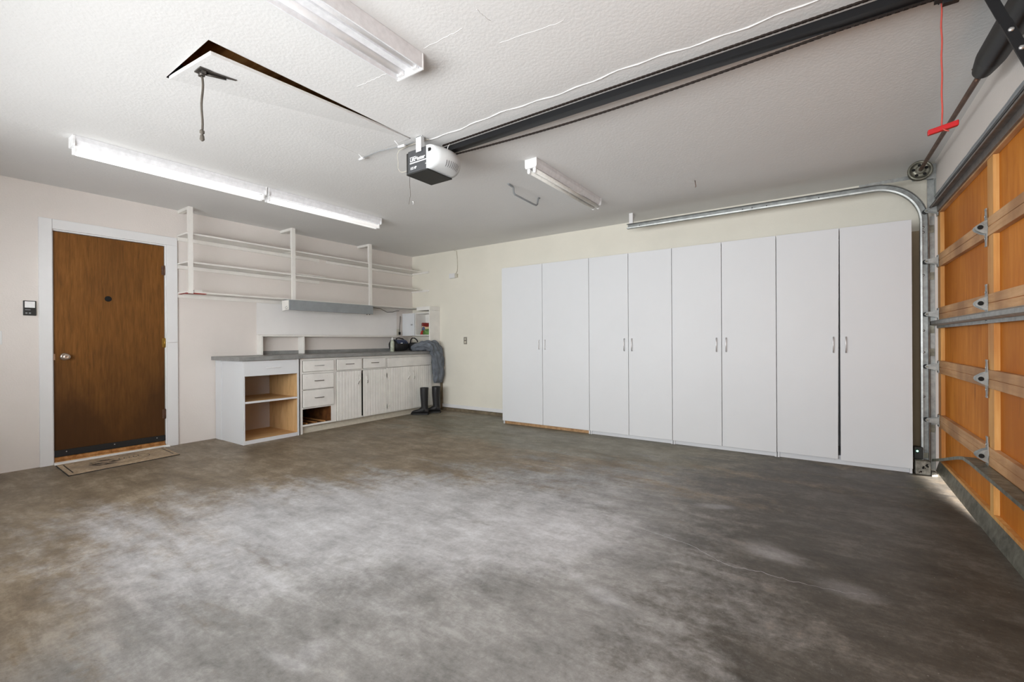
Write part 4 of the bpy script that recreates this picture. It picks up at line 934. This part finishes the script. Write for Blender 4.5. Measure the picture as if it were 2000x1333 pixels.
part(hb, 'ceiling_hanger', M['trim'], t, 'white painted wooden hanger at the track end')

# ------------------------------------------------------------------ torsion spring assembly
t = thing('torsion_spring', 'rusty shaft with a cable drum and thick black torsion spring under the ceiling', 'torsion spring', (6.16, -2.2, 2.33))
sa, sb = Vector((6.150, -0.42, 2.362)), Vector((6.158, -5.2, 2.245))
def sp(y): 
    f = (y-sa.y)/(sb.y-sa.y); return sa.lerp(sb, f)
part(MB().tube([sp(-0.40), sp(-5.2)], 0.0125, 16), 'shaft', M['rust'], t)
dr = MB(); c0 = sp(-0.43)
dr.lathe((c0.x, -0.475, c0.z), (0, 1, 0), [(0.024, 0.0), (0.024, 0.02), (0.058, 0.021), (0.058, 0.014), (0.066, 0.010), (0.074, 0.012), (0.076, 0.02), (0.072, 0.028), (0.060, 0.034), (0.060, 0.06), (0.07, 0.066), (0.068, 0.07), (0.03, 0.072), (0.014, 0.072)], 36)
dd = part(dr, 'cable_drum', M['galv_old'], t, 'grey cast cable drum')
for k in range(5):
    a_ = 2*PI*k/5+0.4; part(MB().cyl((c0.x+0.04*math.cos(a_), -0.4545, c0.z+0.04*math.sin(a_)), (c0.x+0.04*math.cos(a_), -0.456, c0.z+0.04*math.sin(a_)), 0.011, 10), 'drum_hole', M['gap'], dd)
part(MB().box(6.11, LX-0.0005, -0.395, -0.391, 2.30, 2.415), 'end_bearing_plate', M['galv'], t)
# cones + wound spring
ys = -2.10
prof_s = [(0.024, ys), (0.030, ys-0.01), (0.037, ys-0.05), (0.045, ys-0.11), (0.050, ys-0.16)]
rs = []
def ring_at(y, r_, seg=28):
    c = sp(y); return [(c.x+r_*math.cos(a_), y, c.z+r_*math.sin(a_)) for a_ in [2*PI*k/seg for k in range(seg)]]
for k in range(120):
    y = ys-0.012-k*0.0062; f = min(1, (ys-y)/0.16); r0 = 0.033+0.019*f**0.8
    rs.append(ring_at(y, r0+(0.0016 if k % 2 else 0.0)))
spg = part(MB().rings(rs), 'spring', M['black'], t, 'tightly wound black spring')
part(MB().rings([ring_at(ys+0.012, 0.02), ring_at(ys+0.01, 0.027), ring_at(ys-0.006, 0.03), ring_at(ys-0.02, 0.032)]), 'winding_cone', metal('cast_cone', (110, 96, 86), 0.5, 0.3, 0.7), t)
for a_ in (0.6, 2.4, 4.2):
    c = sp(ys); part(MB().cyl((c.x+0.026*math.cos(a_), ys+0.004, c.z+0.026*math.sin(a_)), (c.x+0.042*math.cos(a_), ys+0.004, c.z+0.042*math.sin(a_)), 0.0055, 10), 'set_screw', M['rust'], t)

# ------------------------------------------------------------------ corner: block, sensor
t = thing('concrete_block', 'rough chipped concrete lump on the floor between the cupboard and the track', 'concrete block', (6.14, -0.42, 0))
mb = MB(); mb.box(6.115, 6.205, -0.445, -0.36, 0, 0.105)
o = part(mb, 'lump', M['cinder'], t, bevel=0.006)
for k in range(10):
    p = (6.12+0.075*random.random(), -0.4455, 0.015+0.075*random.random()); r_ = 0.004+0.005*random.random()
    part(MB().lathe((p[0], -0.444, p[2]), (0, -1, 0), [(r_, 0), (r_*0.8, 0.003), (0.0005, 0.0035)], 7), 'pit', M['gap'], o)
t = thing('safety_sensor', 'small black door safety sensor with a glowing green light above the concrete block', 'sensor', (6.14, -0.40, 0.12))
part(B(6.112, 6.165, -0.40, -0.35, 0.11, 0.205), 'housing', M['blackp'], t, bevel=0.004)
part(B(6.165, 6.20, -0.375, -0.37, 0.12, 0.16), 'bracket', M['galv_old'], t)
gm, nt, b = newmat('green_led'); b.inputs['Base Color'].default_value = (0.3, 0.9, 0.6, 1); b.inputs['Emission Color'].default_value = (0.25, 1.0, 0.6, 1); b.inputs['Emission Strength'].default_value = 14
part(MB().lathe((6.132, -0.40, 0.172), (0, -1, 0), [(0.006, 0), (0.005, 0.003), (0.001, 0.004)], 12), 'indicator_light', gm, t, 'glowing green light')
mb = MB(); mb.hexa([(6.205, -0.47, 0), (6.245, -0.44, 0), (6.24, -0.37, 0), (6.208, -0.38, 0), (6.21, -0.46, 0.035), (6.24, -0.44, 0.03), (6.236, -0.38, 0.028), (6.212, -0.385, 0.03)])
tag(mb.build('wood_scrap', M['cinder'], bevel=0.003), 'small splintered wood scrap on the floor at the foot of the track', 'wood scrap')
